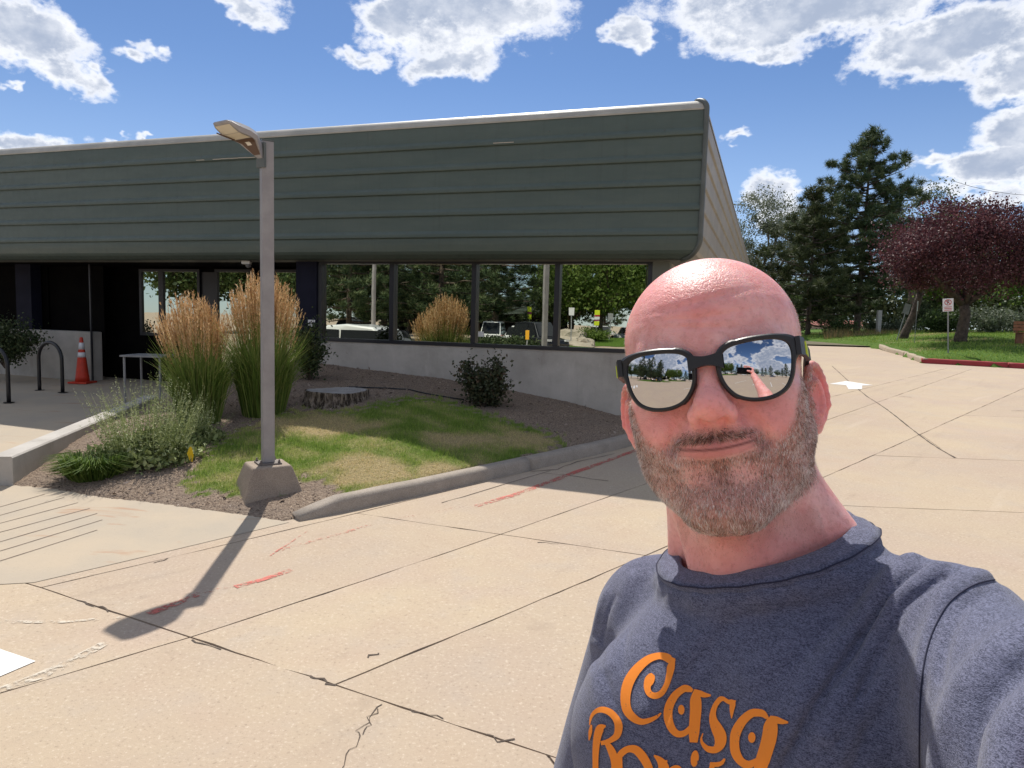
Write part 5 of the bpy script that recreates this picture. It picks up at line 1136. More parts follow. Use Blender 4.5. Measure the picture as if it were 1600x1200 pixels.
def head_sdf(P):
    p = w2h(P); ax = np.abs(p[..., 0]); m = p.copy(); m[..., 0] = ax
    d = s_ell(p, (0, -.014, .038), (.0765, .098, .077))
    d = smin(d, s_ell(p, (0, .028, .036), (.0655, .062, .060)), .03)
    d = smin(d, s_ell(p, (0, .022, -.030), (.0685, .066, .072)), .03)          # mid face
    d = smin(d, s_ell(p, (0, .022, -.070), (.0635, .060, .046)), .028)         # jaw
    d = smin(d, s_cap(m, (.056, -.008, -.052), (.017, .059, -.106), .022, .019), .024)   # jaw line
    d = smin(d, s_ell(p, (0, .067, -.110), (.024, .0235, .0190)), .02)         # chin
    d = smin(d, s_ell(m, (.045, .058, -.024), (.024, .021, .020)), .022)       # cheekbone
    d = smin(d, s_ell(m, (.038, .060, -.046), (.024, .022, .020)), .02)        # cheek
    d = smin(d, s_cap(m, (.008, .086, .018), (.045, .068, .021), .0105, .0095), .016)   # brow
    d = smax(d, -s_ell(m, (.031, .098, .000), (.020, .017, .0125)), .014)      # eye socket
    d = smin(d, s_ell(m, (.031, .070, .000), (.0155, .0135, .0125)), .006)     # lids
    d = smin(d, s_ell(p, (0, .062, -.056), (.037, .0290, .030)), .02)          # muzzle
    d = smin(d, s_cap(p, (0, .084, .010), (0, .1020, -.022), .0080, .0105), .014)        # nose bridge
    d = smin(d, s_ell(p, (0, .1035, -.0280), (.0128, .0138, .0115)), .008)      # tip
    d = smin(d, s_ell(m, (.0130, .0930, -.0328), (.0080, .0115, .0085)), .005)  # wings
    d = smax(d, -s_ell(m, (.0072, .1000, -.0402), (.0046, .0070, .0052)), .0022)          # nostril
    d = smax(d, -s_cap(m, (.0225, .0905, -.0300), (.0360, .0840, -.0560), .0034, .0040), .010)   # laugh line
    # mouth: a slight, one-sided smile
    x = p[..., 0]; zl = -.0608+4.2*x*x+.040*x
    q = p.copy(); q[..., 2] = p[..., 2]-zl
    lp = smin(s_ell(q, (0, .0762, .0027), (.0335, .0130, .0030)), s_ell(q, (0, .0750, -.0036), (.0285, .0132, .0037)), .0003)
    d = smin(d, lp, .0055)                                                      # lips
    d = smax(d, -s_ell(q, (0, .0945, -.0175), (.021, .0070, .0055)), .012)      # hollow under the lip
    d = smax(d, -s_ell(p, (0, .0975, -.0495), (.0035, .0055, .0060)), .006)     # philtrum
    for zz, am, wd in ((.050, .0017, .0026), (.062, .0014, .0030), (.039, .0013, .0024)):
        d += am*np.exp(-((p[..., 2]-zz-.010*np.sin(p[..., 0]*38+zz*90)*.5)/wd)**2)*np.exp(-(p[..., 0]/.038)**2)*(p[..., 1] > .03)
    for sg in (1, -1):
        k_ = (p[..., 0]*sg > .05) & (np.abs(p[..., 1]+.02) < .06) & (np.abs(p[..., 2]+.01) < .065)
        if k_.any(): d[k_] = smin(d[k_], ear_sdf(p[k_], sg), .004)
    # neck down into the chest
    nb = w2h(np.array([t2w((.010, -.030, -.06))], f32))[0]; nt = np.array([.004, -.016, -.055], f32)
    d = smin(d, s_cap(p, nt, nb, .0545, .0650), .020)
    fr = w2h(np.array([t2w((0, .022, -.070))], f32))[0]
    d = smin(d, s_cap(p, (0, .018, -.088), fr, .026, .034), .03)
    tt = w2t(P)
    for sg in (-1, 1):                                                          # neck muscles, shoulders' slope
        a = np.array([.052*sg, -.018, -.055], f32); b = w2h(np.array([t2w((.022*sg, .038, -.060))], f32))[0]
        d = smin(d, s_cap(p, a, b, .012, .012), .014)
        b = w2h(np.array([t2w((.080*sg, -.030, -.034+.022*sg))], f32))[0]
        d = smin(d, s_cap(p, (.030*sg, -.038, -.072), b, .028, .020), .03)
    d = smin(d, s_ell(tt, (0, -.012, -.078), (.104, .070, .050)), .02)
    return d

def finger(pts, r0, r1):
    return [(pts[i], pts[i+1], r0+(r1-r0)*i/(len(pts)-1), r0+(r1-r0)*(i+1)/(len(pts)-1)) for i in range(len(pts)-1)]
# ---- phone: the camera sits on its front glass (long side across)
PHX, PHU, PHF = CR, CU, CF
def ph(x, u, f): return CP+PHX*x+PHU*u+PHF*f   # phone space: f>0 is towards the man
HANDS = []
pal0 = ph(.150, -.045, -.030); pal1 = ph(.128, -.005, -.034)
HANDS += [(WRI, pal0, .027, .026), (pal0, pal1, .026, .022), (ph(.150, -.055, -.022), ph(.135, .012, -.034), .020, .018)]
for k, (u, ln) in enumerate(((.022, 1.0), (.004, 1.08), (-.014, 1.0), (-.031, .82))):   # four fingers behind and round the top edge
    HANDS += finger([ph(.134, u-.010, -.034), ph(.108, u+.012*ln, -.032), ph(.078, u+.018*ln, -.028), ph(.060, u+.020*ln, -.020)], .0092, .0075)
HANDS += finger([ph(.150, -.035, -.024), ph(.140, -.020, .004), ph(.118, -.012, .0125), ph(.100, -.008, .0125)], .0125, .0085)
HANDR = []
pr0 = WRR; pr1 = WRR+np.array([-.005, -.02, -.075])
HANDR += [(pr0, pr1, .026, .030)]
for k in range(4):
    o = TF*(.030-.020*k); b0 = pr1+o+np.array([0, 0, -.015])
    HANDR += finger([b0, b0+np.array([.004, .0, -.030]), b0+np.array([.014, -.0, -.052+.004*abs(k-1)]), b0+np.array([.024, 0, -.066+.006*abs(k-1)])], .0092, .0072)
HANDR += finger([pr0+TF*.022+np.array([0, 0, -.03]), pr0+TF*.045+np.array([.01, 0, -.06]), pr0+TF*.05+np.array([.02, 0, -.088])], .0115, .0085)
def limb_sdf(sh, el, wr, hand):
    def fn(P):
        d = s_cap(P, sh, el, .052, .044); d = smin(d, s_cap(P, el+(wr-el)*.02, el+(wr-el)*.38, .043, .043), .02)
        d = smin(d, s_cap(P, el+(wr-el)*.38, wr, .043, .027), .02)
        h = None
        for a, b, r0, r1 in hand:
            c = s_cap(P, a, b, r0, r1); h = c if h is None else smin(h, c, .005)
        return smin(d, h, .012)
    return fn
def bounds(pts, pad):
    pts = np.array(pts); return pts.min(0)-pad, pts.max(0)+pad

def skin_fn(t, b):
    tc = t.node('ShaderNodeTexCoord', out=None).outputs['Object']
    n1 = t.noise(tc, 38., 4, .6); n2 = t.noise(tc, 210., 3, .6); n3 = t.noise(tc, 900., 2, .5)
    red = t.attr('red'); lip = t.attr('lip'); brd = t.attr('beard')
    c = t.mix(t.ramp(n1, .33, .67), (.80, .365, .315), (.94, .530, .475)); c = t.mix(t.ramp(t.noise(tc, 95., 4, .65), .52, .72, 0, .45), c, (.78, .30, .26))
    c = t.mix(t.math('MULTIPLY', red, t.ramp(n1, .2, .8, .6, 1.)), c, (.86, .265, .250))
    c = t.mix(t.ramp(n2, .50, .72, 0, .30), c, (.52, .18, .14))
    c = t.mix(t.math('MULTIPLY', lip, .6), c, (.55, .190, .170))
    c = t.mix(t.attr('seam'), c, (.20, .055, .05)); c = t.mix(t.math('MULTIPLY', brd, .65), c, (.34, .20, .15))  # lip parting darkened in colour: wet inner lip plus painted crease shade
    t.put(b.inputs['Base Color'], c)
    b.inputs['Subsurface Weight'].default_value = .45; b.inputs['Subsurface Radius'].default_value = (1.0, .30, .16); b.inputs['Subsurface Scale'].default_value = .0042
    t.put(b.inputs['Roughness'], t.ramp(n2, .2, .8, .30, .50))
    b.inputs['Specular IOR Level'].default_value = .45
    h = t.math('ADD', t.math('MULTIPLY', n2, .6), t.math('MULTIPLY', n3, .4))
    bump(t, b, t.math('ADD', h, t.math('MULTIPLY', n1, .35)), .75, .0018)
SKIN = material('skin', skin_fn)

man = thing('person', 'bald bearded man in mirrored sunglasses and navy shirt taking a selfie', 'person', (float(TP[0]), float(TP[1])+.05, 0))
MORG = np.array(man.location)
def mpart(name, V, Q, mat, parent=man, smooth=True, attrs=None, fix=False):
    o = mesh(name, V, Q, mat, None, smooth, attrs, fix); o.parent = parent
    # geometry is in world space; the parent sits at the man's feet
    pw = MORG; me = o.data; co = np.empty(len(me.vertices)*3, f32); me.vertices.foreach_get('co', co)
    co = co.reshape(-1, 3)-pw.astype(f32); me.vertices.foreach_set('co', co.ravel()); me.update(); return o

# ---- head + neck
_c = h2w(np.array([[x, y, z] for x in (-.105, .105) for y in (-.12, .125) for z in (-.13, .125)]))
lo, hi = _c.min(0), _c.max(0); lo[2] = TP[2]-.07
VH, QH = surf_net(head_sdf, lo-.004, hi+.004, .0015); VH = relax(VH, QH, 1, .35); NH = vnormals(VH, QH)
LH = (VH-HP)@HM.T                                     # head-space copy of the vertices
lx, ly, lz = LH[:, 0], LH[:, 1], LH[:, 2]
zl = -.0608+4.2*lx*lx+.040*lx; q = lz-zl
lip = np.clip(1.25-np.sqrt((lx/.0300)**2+((q+.0004)/.0060)**4)**1., 0, 1)*4; lip = np.clip(lip, 0, 1)*(ly > .075)
ax_ = np.abs(lx)
# beard region: jaw, chin, moustache, up the sideburns; open patches beside the lower lip
top = np.where(ax_ < .030, -.0505, -.0505-.0*ax_)      # moustache top
line = np.interp(ax_, [0, .012, .024, .034, .042, .052, .060, .066, .072, .08], [-.0405, -.0415, -.0430, -.0450, -.0510, -.0490, -.0370, -.0150, .004, .01])
line = np.where(ly < -.004, np.maximum(line, -.01), line)
beard = sstep(-.002, .013, line-lz)
zb_ = -.128+.55*np.clip(.055-ly, 0, .1); under = sstep(zb_-.010, zb_+.006, lz)     # fades on the neck
beard *= under
beard *= np.where(ly < -.004, sstep(-.022, -.006, ly), 1)
mouth = np.exp(-((lx/.0310)**4+((q+.0005)/.0062)**4))
beard *= 1-np.clip(mouth*1.4, 0, 1)*(ly > .06)
patch = np.exp(-(((ax_-.019)/.0115)**4+((lz+.0800)/.0085)**4)); beard *= 1-.45*np.clip(patch*1.3, 0, 1)*(ly > .05)
beard = np.clip(beard, 0, 1)
beard = beard*(1+.8*((ax_ < .036) & (lz > -.060) & (ly > .06)))
neckst = sstep(-.175, -.130, lz)*sstep(-.11, -.125, lz)*(ly > 0)*.6
hair = sstep(.058, .070, ax_+.10*np.clip(-.015-ly, 0, .1))*sstep(-.012, .004, lz-.25*np.clip(ly, 0, .1))*sstep(.085, .055, lz)*sstep(.045, .030, ly)
earm = (ax_ > .0765)*(ly < .02)*(lz < .035)*(lz > -.05)
red = .55*np.exp(-((lx/.028)**2+((lz+.025)/.03)**2))*(ly > .06)+.55*np.exp(-(((ax_-.043)/.02)**2+((lz+.035)/.02)**2))*(ly > .02)+.75*sstep(.02, .06, lz)*np.clip(.55+.5*np.sin(lx*60+lz*40)*.5, 0, 1)+.9*earm+.5*sstep(-.125, -.15, lz)
red = np.clip(red, 0, 1)
# ---- arms and hands, joined to the same body mesh (the joins are under the shirt)
lo, hi = bounds([SHL, ELB, WRI]+[a for h in HANDS for a in h[:2]], .065)
VL, QL = surf_net(limb_sdf(SHL, ELB, WRI, HANDS), lo, hi, .0036); VL = relax(VL, QL, 1, .4)
lo, hi = bounds([SHR, ELR, WRR]+[a for h in HANDR for a in h[:2]], .065)
VR, QR = surf_net(limb_sdf(SHR, ELR, WRR, HANDR), lo, hi, .0045); VR = relax(VR, QR, 1, .4)
VB = np.concatenate([VH, VL, VR]); QB = np.concatenate([QH, QL+len(VH), QR+len(VH)+len(VL)])
z_ = np.zeros(len(VL)+len(VR), f32)
body = mpart('body', VB, QB, SKIN, attrs={'seam': np.concatenate([np.exp(-(q/.0011)**2)*(np.abs(lx) < .031)*(ly > .07), z_]), 'red': np.concatenate([red, z_+.15]), 'lip': np.concatenate([lip, z_]), 'beard': np.concatenate([np.clip(.8*beard+.5*neckst+.5*hair, 0, 1), z_])})

# ---- strands: thin tapering blades rooted on the skin
def strands(name, mask, count, length, lenvar, width, flow, tone, mat, droop=.5, seed=1):
    r = np.random.default_rng(seed)
    a = np.linalg.norm(np.cross(VH[QH[:, 2]]-VH[QH[:, 0]], VH[QH[:, 3]]-VH[QH[:, 1]]), axis=1)*mask[QH].mean(1)
    f = r.choice(len(QH), count, p=a/a.sum()); wt = r.dirichlet((1, 1, 1, 1), count).astype(f32)
    base = (VH[QH[f]]*wt[..., None]).sum(1); nn = (NH[QH[f]]*wt[..., None]).sum(1); lm = (mask[QH[f]]*wt).sum(1)
    nn /= np.linalg.norm(nn, axis=1, keepdims=True)
    lc = (base-HP)@HM.T
    fl = flow(lc)@HM; fl = fl-nn*(fl*nn).sum(1, keepdims=True); fl /= np.linalg.norm(fl, axis=1, keepdims=True)+1e-9
    jit = r.normal(0, 1, (count, 3))
    L = length*(1-lenvar+2*lenvar*r.random(count))*(.45+.55*lm)
    d0 = nn*.65+fl*.75+jit*.26; d0 /= np.linalg.norm(d0, axis=1, keepdims=True)
    d1 = nn*.15+fl*(.7+droop)+jit*.26; d1 /= np.linalg.norm(d1, axis=1, keepdims=True)
    p0 = base-nn*.0006; p1 = p0+d0*(L*.5)[:, None]; p2 = p1+d1*(L*.5)[:, None]
    side = np.cross(d0, r.normal(0, 1, (count, 3))); side /= np.linalg.norm(side, axis=1, keepdims=True)
    wv = width*(.7+.6*r.random(count))[:, None]
    V = np.stack([p0-side*wv, p0+side*wv, p1-side*wv*.8, p1+side*wv*.8, p2-side*wv*.2, p2+side*wv*.2], 1).reshape(-1, 3)
    i = np.arange(count)[:, None]*6
    Q = np.concatenate([i+np.array([0, 1, 3, 2]), i+np.array([2, 3, 5, 4])])
    return mpart(name, V, Q, mat, attrs={'tone': np.repeat(tone(lc, r), 6)})
def hair_fn(t, b):
    n = t.attr('tone')
    cr = t.node('ShaderNodeValToRGB', {0: n}, out=None); e = cr.color_ramp
    e.elements[0].color = (.035, .020, .014, 1); e.elements[1].color = (.95, .90, .84, 1)
    for pos, c in ((.35, (.17, .085, .052)), (.6, (.40, .255, .18)), (.8, (.68, .56, .48))):
        k = e.elements.new(pos); k.color = (*c, 1)
    t.put(b.inputs['Base Color'], cr.outputs[0]); b.inputs['Roughness'].default_value = .45
    b.inputs['Specular IOR Level'].default_value = .3
HAIR = material('beard_hair', hair_fn)
def flow_beard(l):
    o = np.zeros_like(l); sx_ = np.sign(l[:, 0]); m = (l[:, 2] > -.060) & (np.abs(l[:, 0]) < .03)
    o[:, 2] = -1; o[:, 0] = np.where(m, sx_*.9, sx_*.15*(l[:, 2] < -.1)); o[:, 1] = .35; return o.astype(f32)
def tone_beard(l, r):
    ax = np.abs(l[:, 0]); white = .60+.16*sstep(.015, .05, ax)+.10*sstep(-.085, -.105, l[:, 2])-.20*((ax < .024) & (l[:, 2] > -.058))-.12*((ax < .012) & (l[:, 2] > -.088))
    white = white+.16*np.sin(l[:, 0]*210+l[:, 2]*90+2*np.sin(l[:, 2]*160))*np.sin(l[:, 2]*190-l[:, 0]*70)
    return np.clip(white+r.normal(0, .29, len(l)), 0, 1)
strands('beard', beard.astype(f32), 46000, .0038, .45, .00013, flow_beard, tone_beard, HAIR, seed=3)
strands('stubble', neckst.astype(f32), 2500, .0028, .4, .00008, flow_beard, lambda l, r: np.clip(.35+r.normal(0, .2, len(l)), 0, 1), HAIR, seed=5)
def flow_hair(l): o = np.zeros_like(l); o[:, 2] = -.6; o[:, 1] = -.6; return o.astype(f32)
strands('hair', hair.astype(f32)+.0, 9000, .0024, .4, .00009, flow_hair, lambda l, r: np.clip(.78+r.normal(0, .18, len(l)), 0, 1), HAIR, seed=6)

# ---- sunglasses: a thing of its own, resting on nose and ears
BLACK = material('matte_black_frame', lambda t, b: bump(t, b, t.noise(t.node('ShaderNodeTexCoord', out=3), 600., 2, .5), .1, .0003), color=(.012, .012, .013), rough=.42)
LENS = material('mirror_lens', color=(.54, .54, .56), rough=.015, metal=1.)
LIME = material('lime_plastic', color=(.62, .75, .02), rough=.35)
gl = thing('sunglasses', 'black framed sunglasses with silver mirror lenses and lime temple accents', 'sunglasses', tuple(float(a) for a in h2w((0, .10, 0))))
GO = np.array(gl.location)
def gpart(name, V, F, mat, parent=gl, smooth=False):
    W_ = h2w(np.array(V))-GO
    return mesh(name, W_, F, mat, parent, smooth, fix=True)
LENS_PTS = [(-24.5, 4), (-23.0, 13), (-17, 18.5), (-6, 21), (8, 22), (19, 21.5), (26.5, 18.5), (29.2, 12), (28.8, 3), (26.5, -8), (21, -17), (11, -22), (-2, -22.8), (-13, -19.5), (-20, -12.5), (-23.8, -4)]
def lens_outline(n=72, fn=None):
    P = np.array(LENS_PTS, float)/1000; m = len(P); out = []
    for t in np.linspace(0, m, n, endpoint=False):
        i = int(t); u = t-i; a, b, c, d = P[(i-1) % m], P[i % m], P[(i+1) % m], P[(i+2) % m]
        out.append(.5*(2*b+(c-a)*u+(2*a-5*b+4*c-d)*u*u+(3*b-a-3*c+d)*u**3))
    out = np.array(out)
    if fn is not None:
        T = np.roll(out, -1, 0)-np.roll(out, 1, 0); T /= np.linalg.norm(T, axis=1, keepdims=True); Nn = np.stack([T[:, 1], -T[:, 0]], -1)
        if (Nn*out).sum() < 0: Nn = -Nn
        out = out+Nn*np.array([fn(*p) for p in out])[:, None]
    return out
LCX, LCZ = .0350, -.0020
LTILT = .11
def lens_y(x, z): return .1035-.15*(x-LCX)-((x-LCX)**2+z*z)/(2*.092)+LTILT*z
def grow(x, z):
    g = .0021+.0017*sstep(.0, .015, z)+.0008*(x < -.012)
    return g+.0050*math.exp(-(((x-.030)/.010)**2+((z-.014)/.006)**2))
for sg in (-1, 1):
    inn = lens_outline(); n = 72
    V = []; F = []
    rings = 10
    for k in range(rings+1):
        s = k/rings
        for j in range(n):
            x = inn[j, 0]*s+LCX; z = inn[j, 1]*s
            V.append((x*sg, lens_y(x, z), z+LCZ))
    for k in range(rings):
        for j in range(n): F.append((k*n+j, k*n+(j+1) % n, (k+1)*n+(j+1) % n, (k+1)*n+j))
    gpart('lens', V, F, LENS, smooth=True)
    V = []; F = []
    out = lens_outline(72, grow)
    for j in range(n):
        ix, iz = inn[j]*.98; ox, oz = out[j]
        for (x, z, dy) in ((ix, iz, .0014), (ix, iz, -.0028), (ox, oz, -.0032), (ox, oz, .0006), (ix*.35+ox*.65, iz*.35+oz*.65, .0022)):
            X = x+LCX; V.append((X*sg, lens_y(X, z)+dy, z+LCZ))
    for j in range(n):
        k = (j+1) % n
        for a_, b_ in ((0, 1), (1, 2), (2, 3), (3, 4), (4, 0)): F.append((j*5+a_, k*5+a_, k*5+b_, j*5+b_))
    bevel(gpart('rim', V, F, BLACK), .0006, 2)
    # hinge block, temple arm and lime accent
    ex = .0690; ey = lens_y(.068, .012)
    tpl = [(ex*sg, ey+.003, .0125), ((ex+.0035)*sg, ey-.010, .0125), (.0765*sg, .050, .0125), (.0800*sg, .020, .0125), (.0800*sg, -.002, .0140), (.0790*sg, -.022, .0060), (.0770*sg, -.036, -.012)]
    def bar(pts, hw, hh):
        V = []; F = []
        for i, (x, y, z) in enumerate(pts):
            h_ = hh[i] if hasattr(hh, '__len__') else hh
            for (dx, dz) in ((-hw, -h_), (hw, -h_), (hw, h_), (-hw, h_)): V.append((x+dx, y, z+dz))
        for i in range(len(pts)-1):
            for j in range(4): F.append((i*4+j, i*4+(j+1) % 4, (i+1)*4+(j+1) % 4, (i+1)*4+j))
        F += [(3, 2, 1, 0), tuple(len(pts)*4-4+j for j in range(4))]; return V, F
    V, F = bar(tpl, .0017, [.0072, .0070, .0055, .0045, .0042, .0040, .0035]); tp = gpart('temple', V, F, BLACK)
    V, F = bar([((ex+.0050)*sg, ey-.013, .0120), (.0764*sg, .054, .0118), (.0778*sg, .036, .0115)], .0016, [.0050, .0046, .0030]); gpart('accent', V, F, LIME, tp)
V = []; F = []
ks = np.linspace(-.0135, .0135, 9)
for x in ks:
    zc = .0085-.0006*(x/.0135)**2; h_ = .0036+.0034*(abs(x)/.0135)**1.8
    y = .1050+.0005-.9*x*x
    V += [(x, y+.0022, zc-h_), (x, y+.0022, zc+h_), (x, y-.0035, zc+h_), (x, y-.0035, zc-h_)]
for i in range(8):
    for j in range(4): F.append((i*4+j, i*4+(j+1) % 4, (i+1)*4+(j+1) % 4, (i+1)*4+j))
gpart('bridge', V, F, BLACK)

# ---- t-shirt
FOLDS = []   # (polyline, amplitude, width)
RRX, RRY, RCY, RCX = .080, .082, -.018, .005
def ringz(y, x=0.): return -.002-.30*(y-RCY)+.14*(x-RCX)
RING = [(RCX+(RRX+.008)*math.cos(a), RCY+(RRY+.008)*math.sin(a), ringz(RCY+RRY*math.sin(a), RCX+RRX*math.cos(a))-.015) for a in np.linspace(0, 2*math.pi, 20, endpoint=False)]
def shirt_sdf(P):
    p = w2t(P); m = p.copy(); m[..., 0] = np.abs(p[..., 0])
    d = s_ell(p, (.014, -.005, -.235), (.146, .118, .205))
    d = smin(d, s_ell(p, (0, .010, -.105), (.118, .082, .075)), .03)
    d = smin(d, s_cap(p, (-.108, -.040, -.098), (0, -.025, -.085), .054, .066), .03)
    d = smin(d, s_cap(p, (0, -.025, -.085), (.125, -.008, -.092), .068, .056), .03)
    d = smin(d, s_cap(p, (-.05, -.045, -.042), (-.118, -.040, -.078), .036, .046), .04)
    d = smin(d, s_cap(p, (.05, -.040, -.040), (.145, -.002, -.064), .038, .050), .04)
    for a_, b_ in zip(RING, RING[1:]+RING[:1]): d = smin(d, s_cap(p, a_, b_, .005, .005), .020)
    hx_ = (p[..., 0]-RCX)/(RRX-.004); hy_ = (p[..., 1]-RCY)/(RRY-.004); hole = (np.sqrt(hx_*hx_+hy_*hy_)-1)*.07
    hole = np.maximum(hole, ringz(p[..., 1], p[..., 0])-.028-p[..., 2]); d = smax(d, -hole, .004)
    d = smin(d, s_ell(m, (.070, .062, -.175), (.084, .068, .090)), .04)           # chest
    d = smin(d, s_ell(p, (.014, .0, -.45), (.150, .125, .26)), .05)
    d = smin(d, s_cap(P, SHR, SHR+(ELR-SHR)*.66, .056, .070), .03)                # right sleeve
    sl_ = s_cap(P, SHL, SHL+(ELB-SHL)*.86, .060, .078)                           # left sleeve
    cut = (P-(SHL+(ELB-SHL)*.84).astype(f32))@(((ELB-SHL)/np.linalg.norm(ELB-SHL)).astype(f32))
    sl_ = smax(sl_, cut, .004)
    d = smin(d, sl_, .028)
    d = smax(d, -(p[..., 2]+.62), .004)
    n = np.sin(p[..., 0]*31+p[..., 2]*19+1.3*np.sin(p[..., 2]*23))*np.sin(p[..., 2]*13-p[..., 0]*9+.7)
    d -= .0016*n
    for pts, am, wd in FOLDS:
        arr = np.array(pts); k_ = ((P > arr.min(0)-3*wd) & (P < arr.max(0)+3*wd)).all(-1)
        if not k_.any(): continue
        Pk = P[k_]; dd = None
        for a, b in zip(pts[:-1], pts[1:]):
            c = s_cap(Pk, a, b, 0, 0); dd = c if dd is None else np.minimum(dd, c)
        d[k_] -= 1.6*am*np.exp(-(dd/wd)**2)
    return d
def cast(fn, x, y, d0=.30, d1=1.1):
    """where the ray through a photo pixel meets the cloth"""
    o = CP.astype(f32); r = prayd(x, y).astype(f32); t = d0
    for _ in range(90):
        s = float(fn((o+r*t)[None])[0]); t += max(s*.7, .0006)
        if s < .0008 or t > d1: break
    return o+r*t
NEWF = []
for pts, am, wd in (
    ([(1425, 872), (1390, 905), (1330, 985), (1290, 1040), (1250, 1100), (1200, 1190)], .0050, .0075),
    ([(1470, 885), (1425, 915), (1400, 935), (1370, 990), (1320, 1085), (1290, 1150)], .0040, .0065),
    ([(1540, 898), (1480, 935), (1455, 985), (1440, 1050)], .0030, .009),
    ([(1610, 985), (1550, 1030), (1510, 1075), (1485, 1130), (1470, 1210)], .0075, .012),
    ([(1640, 1090), (1575, 1150), (1560, 1230)], .0060, .013),
    ([(1120, 960), (1070, 1020), (1010, 1110)], .0016, .010),
    ([(1330, 900), (1240, 990), (1170, 1060)], .0015, .012),
    ([(945, 930), (925, 1000), (928, 1060), (945, 1120)], .0018, .008),
    ([(1380, 1060), (1330, 1130), (1300, 1200)], .0020, .009),
    ([(985, 905), (960, 980), (950, 1040)], .0010, .010)):
    base_ = [cast(shirt_sdf, *q) for q in pts]; gro = []
    for i_, (a_, b_) in enumerate(pts):
        (ax1, ay1), (bx1, by1) = pts[max(i_-1, 0)], pts[min(i_+1, len(pts)-1)]; L_ = math.hypot(bx1-ax1, by1-ay1); nx1, ny1 = (by1-ay1)/L_, -(bx1-ax1)/L_
        if nx1 < 0: nx1, ny1 = -nx1, -ny1
        k_ = 1.35*wd*FPX/max(.3, float((base_[i_]-CP)@CF)); gro.append((a_+nx1*k_, b_+ny1*k_))
    NEWF.append((base_, am, wd)); NEWF.append(([cast(shirt_sdf, *q) for q in gro], -.75*am, .42*wd))
FOLDS += NEWF
SEAM = [cast(shirt_sdf, *q) for q in ((1590, 908), (1560, 905), (1520, 915), (1485, 940), (1463, 975), (1450, 1010), (1442, 1050), (1438, 1100), (1437, 1150), (1437, 1215))]
FOLDS.append((SEAM, -.0022, .0040))
lo, hi = bounds([t2w((a, b, c)) for a in (-.2, .2) for b in (-.14, .15) for c in (-.64, .07)]+[SHR, ELR, SHL, SHL+(ELB-SHL)*.86], .07)
hi[2] = max(hi[2], SHL[2]+.09)
VS, QS = surf_net(shirt_sdf, lo, hi, .0026); VS = relax(VS, QS, 1, .25)
def cloth_fn(t, b):
    tc = t.node('ShaderNodeTexCoord', out=None).outputs['Object']
    st = t.vmath('MULTIPLY', tc, (1, 1, 3.2))
    n1 = t.noise(st, 560., 3, .7); n2 = t.noise(t.vmath('MULTIPLY', tc, (1, 1, 6.)), 120., 4, .7); n3 = t.noise(tc, 1500., 2, .5)
    f = t.math('ADD', t.math('MULTIPLY', n1, .72), t.math('MULTIPLY', n2, .28))
    c = t.mix(t.ramp(f, .38, .63), (.017, .020, .046), (.150, .158, .240))
    c = t.mix(t.ramp(n3, .35, .7, 0, .28), c, (.30, .32, .45))
    t.put(b.inputs['Base Color'], c)
    b.inputs['Sheen Weight'].default_value = .25; b.inputs['Sheen Roughness'].default_value = .5
    bump(t, b, t.math('ADD', n1, n3), .5, .0012)
CLOTH = material('navy_heather_cotton', cloth_fn, rough=.9, spec=.15)
shirt = mpart('shirt', VS, QS, CLOTH)
bvh = BVHTree.FromPolygons([tuple(map(float, v)) for v in VS], [tuple(map(int, q)) for q in QS])
# ---- ribbed collar lying on the cloth
nk = 120; V = []; F = []
SEC = [(-.0035, -.012), (-.0040, .0030), (-.0010, .0055), (.0050, .0030), (.0125, -.0030), (.0165, -.0075), (.0172, -.0100)]
for j in range(nk):
    a = 2*math.pi*j/nk
    for i, (dr, dz) in enumerate(SEC):
        y0 = RCY+RRY*math.sin(a)
        x = RCX+(RRX+dr)*math.cos(a); y = RCY+(RRY+dr)*math.sin(a); z = ringz(y0, RCX+RRX*math.cos(a))+dz
        q = t2w((x, y, z))
        if i >= 3:
            hn = bvh.find_nearest(Vector(q)); q2 = np.array(hn[0])+np.array(hn[1])*(.0050 if i < 6 else -.0006); q = q*.25+q2*.75 if i < 5 else q2
        if i in (3, 4) and j % 2: q = q+TU*.0003
        V.append(q)
ns = len(SEC)
for j in range(nk):
    k = (j+1) % nk
    for i in range(ns-1): F.append((j*ns+i, j*ns+i+1, k*ns+i+1, k*ns+i))
V = np.array(V)
for i in range(3, ns):
    ring = V[i::ns]
    for _ in range(2): ring = (np.roll(ring, 1, 0)+2*ring+np.roll(ring, -1, 0))/4
    V[i::ns] = ring
col_ = mpart('collar', V, np.array(F), CLOTH, parent=shirt, fix=True)
edge = V[ns-2::ns]; mb = MB(); mb.tube(np.concatenate([edge, edge[:1]]), .0007, 5, False)
mpart('collar_seam', np.array(mb.v), mb.f, material('seam_thread', color=(.02, .022, .05), rough=.9), parent=shirt, smooth=True)
edge = .35*V[4::ns]+.65*V[5::ns]
shirt_children_offset = None
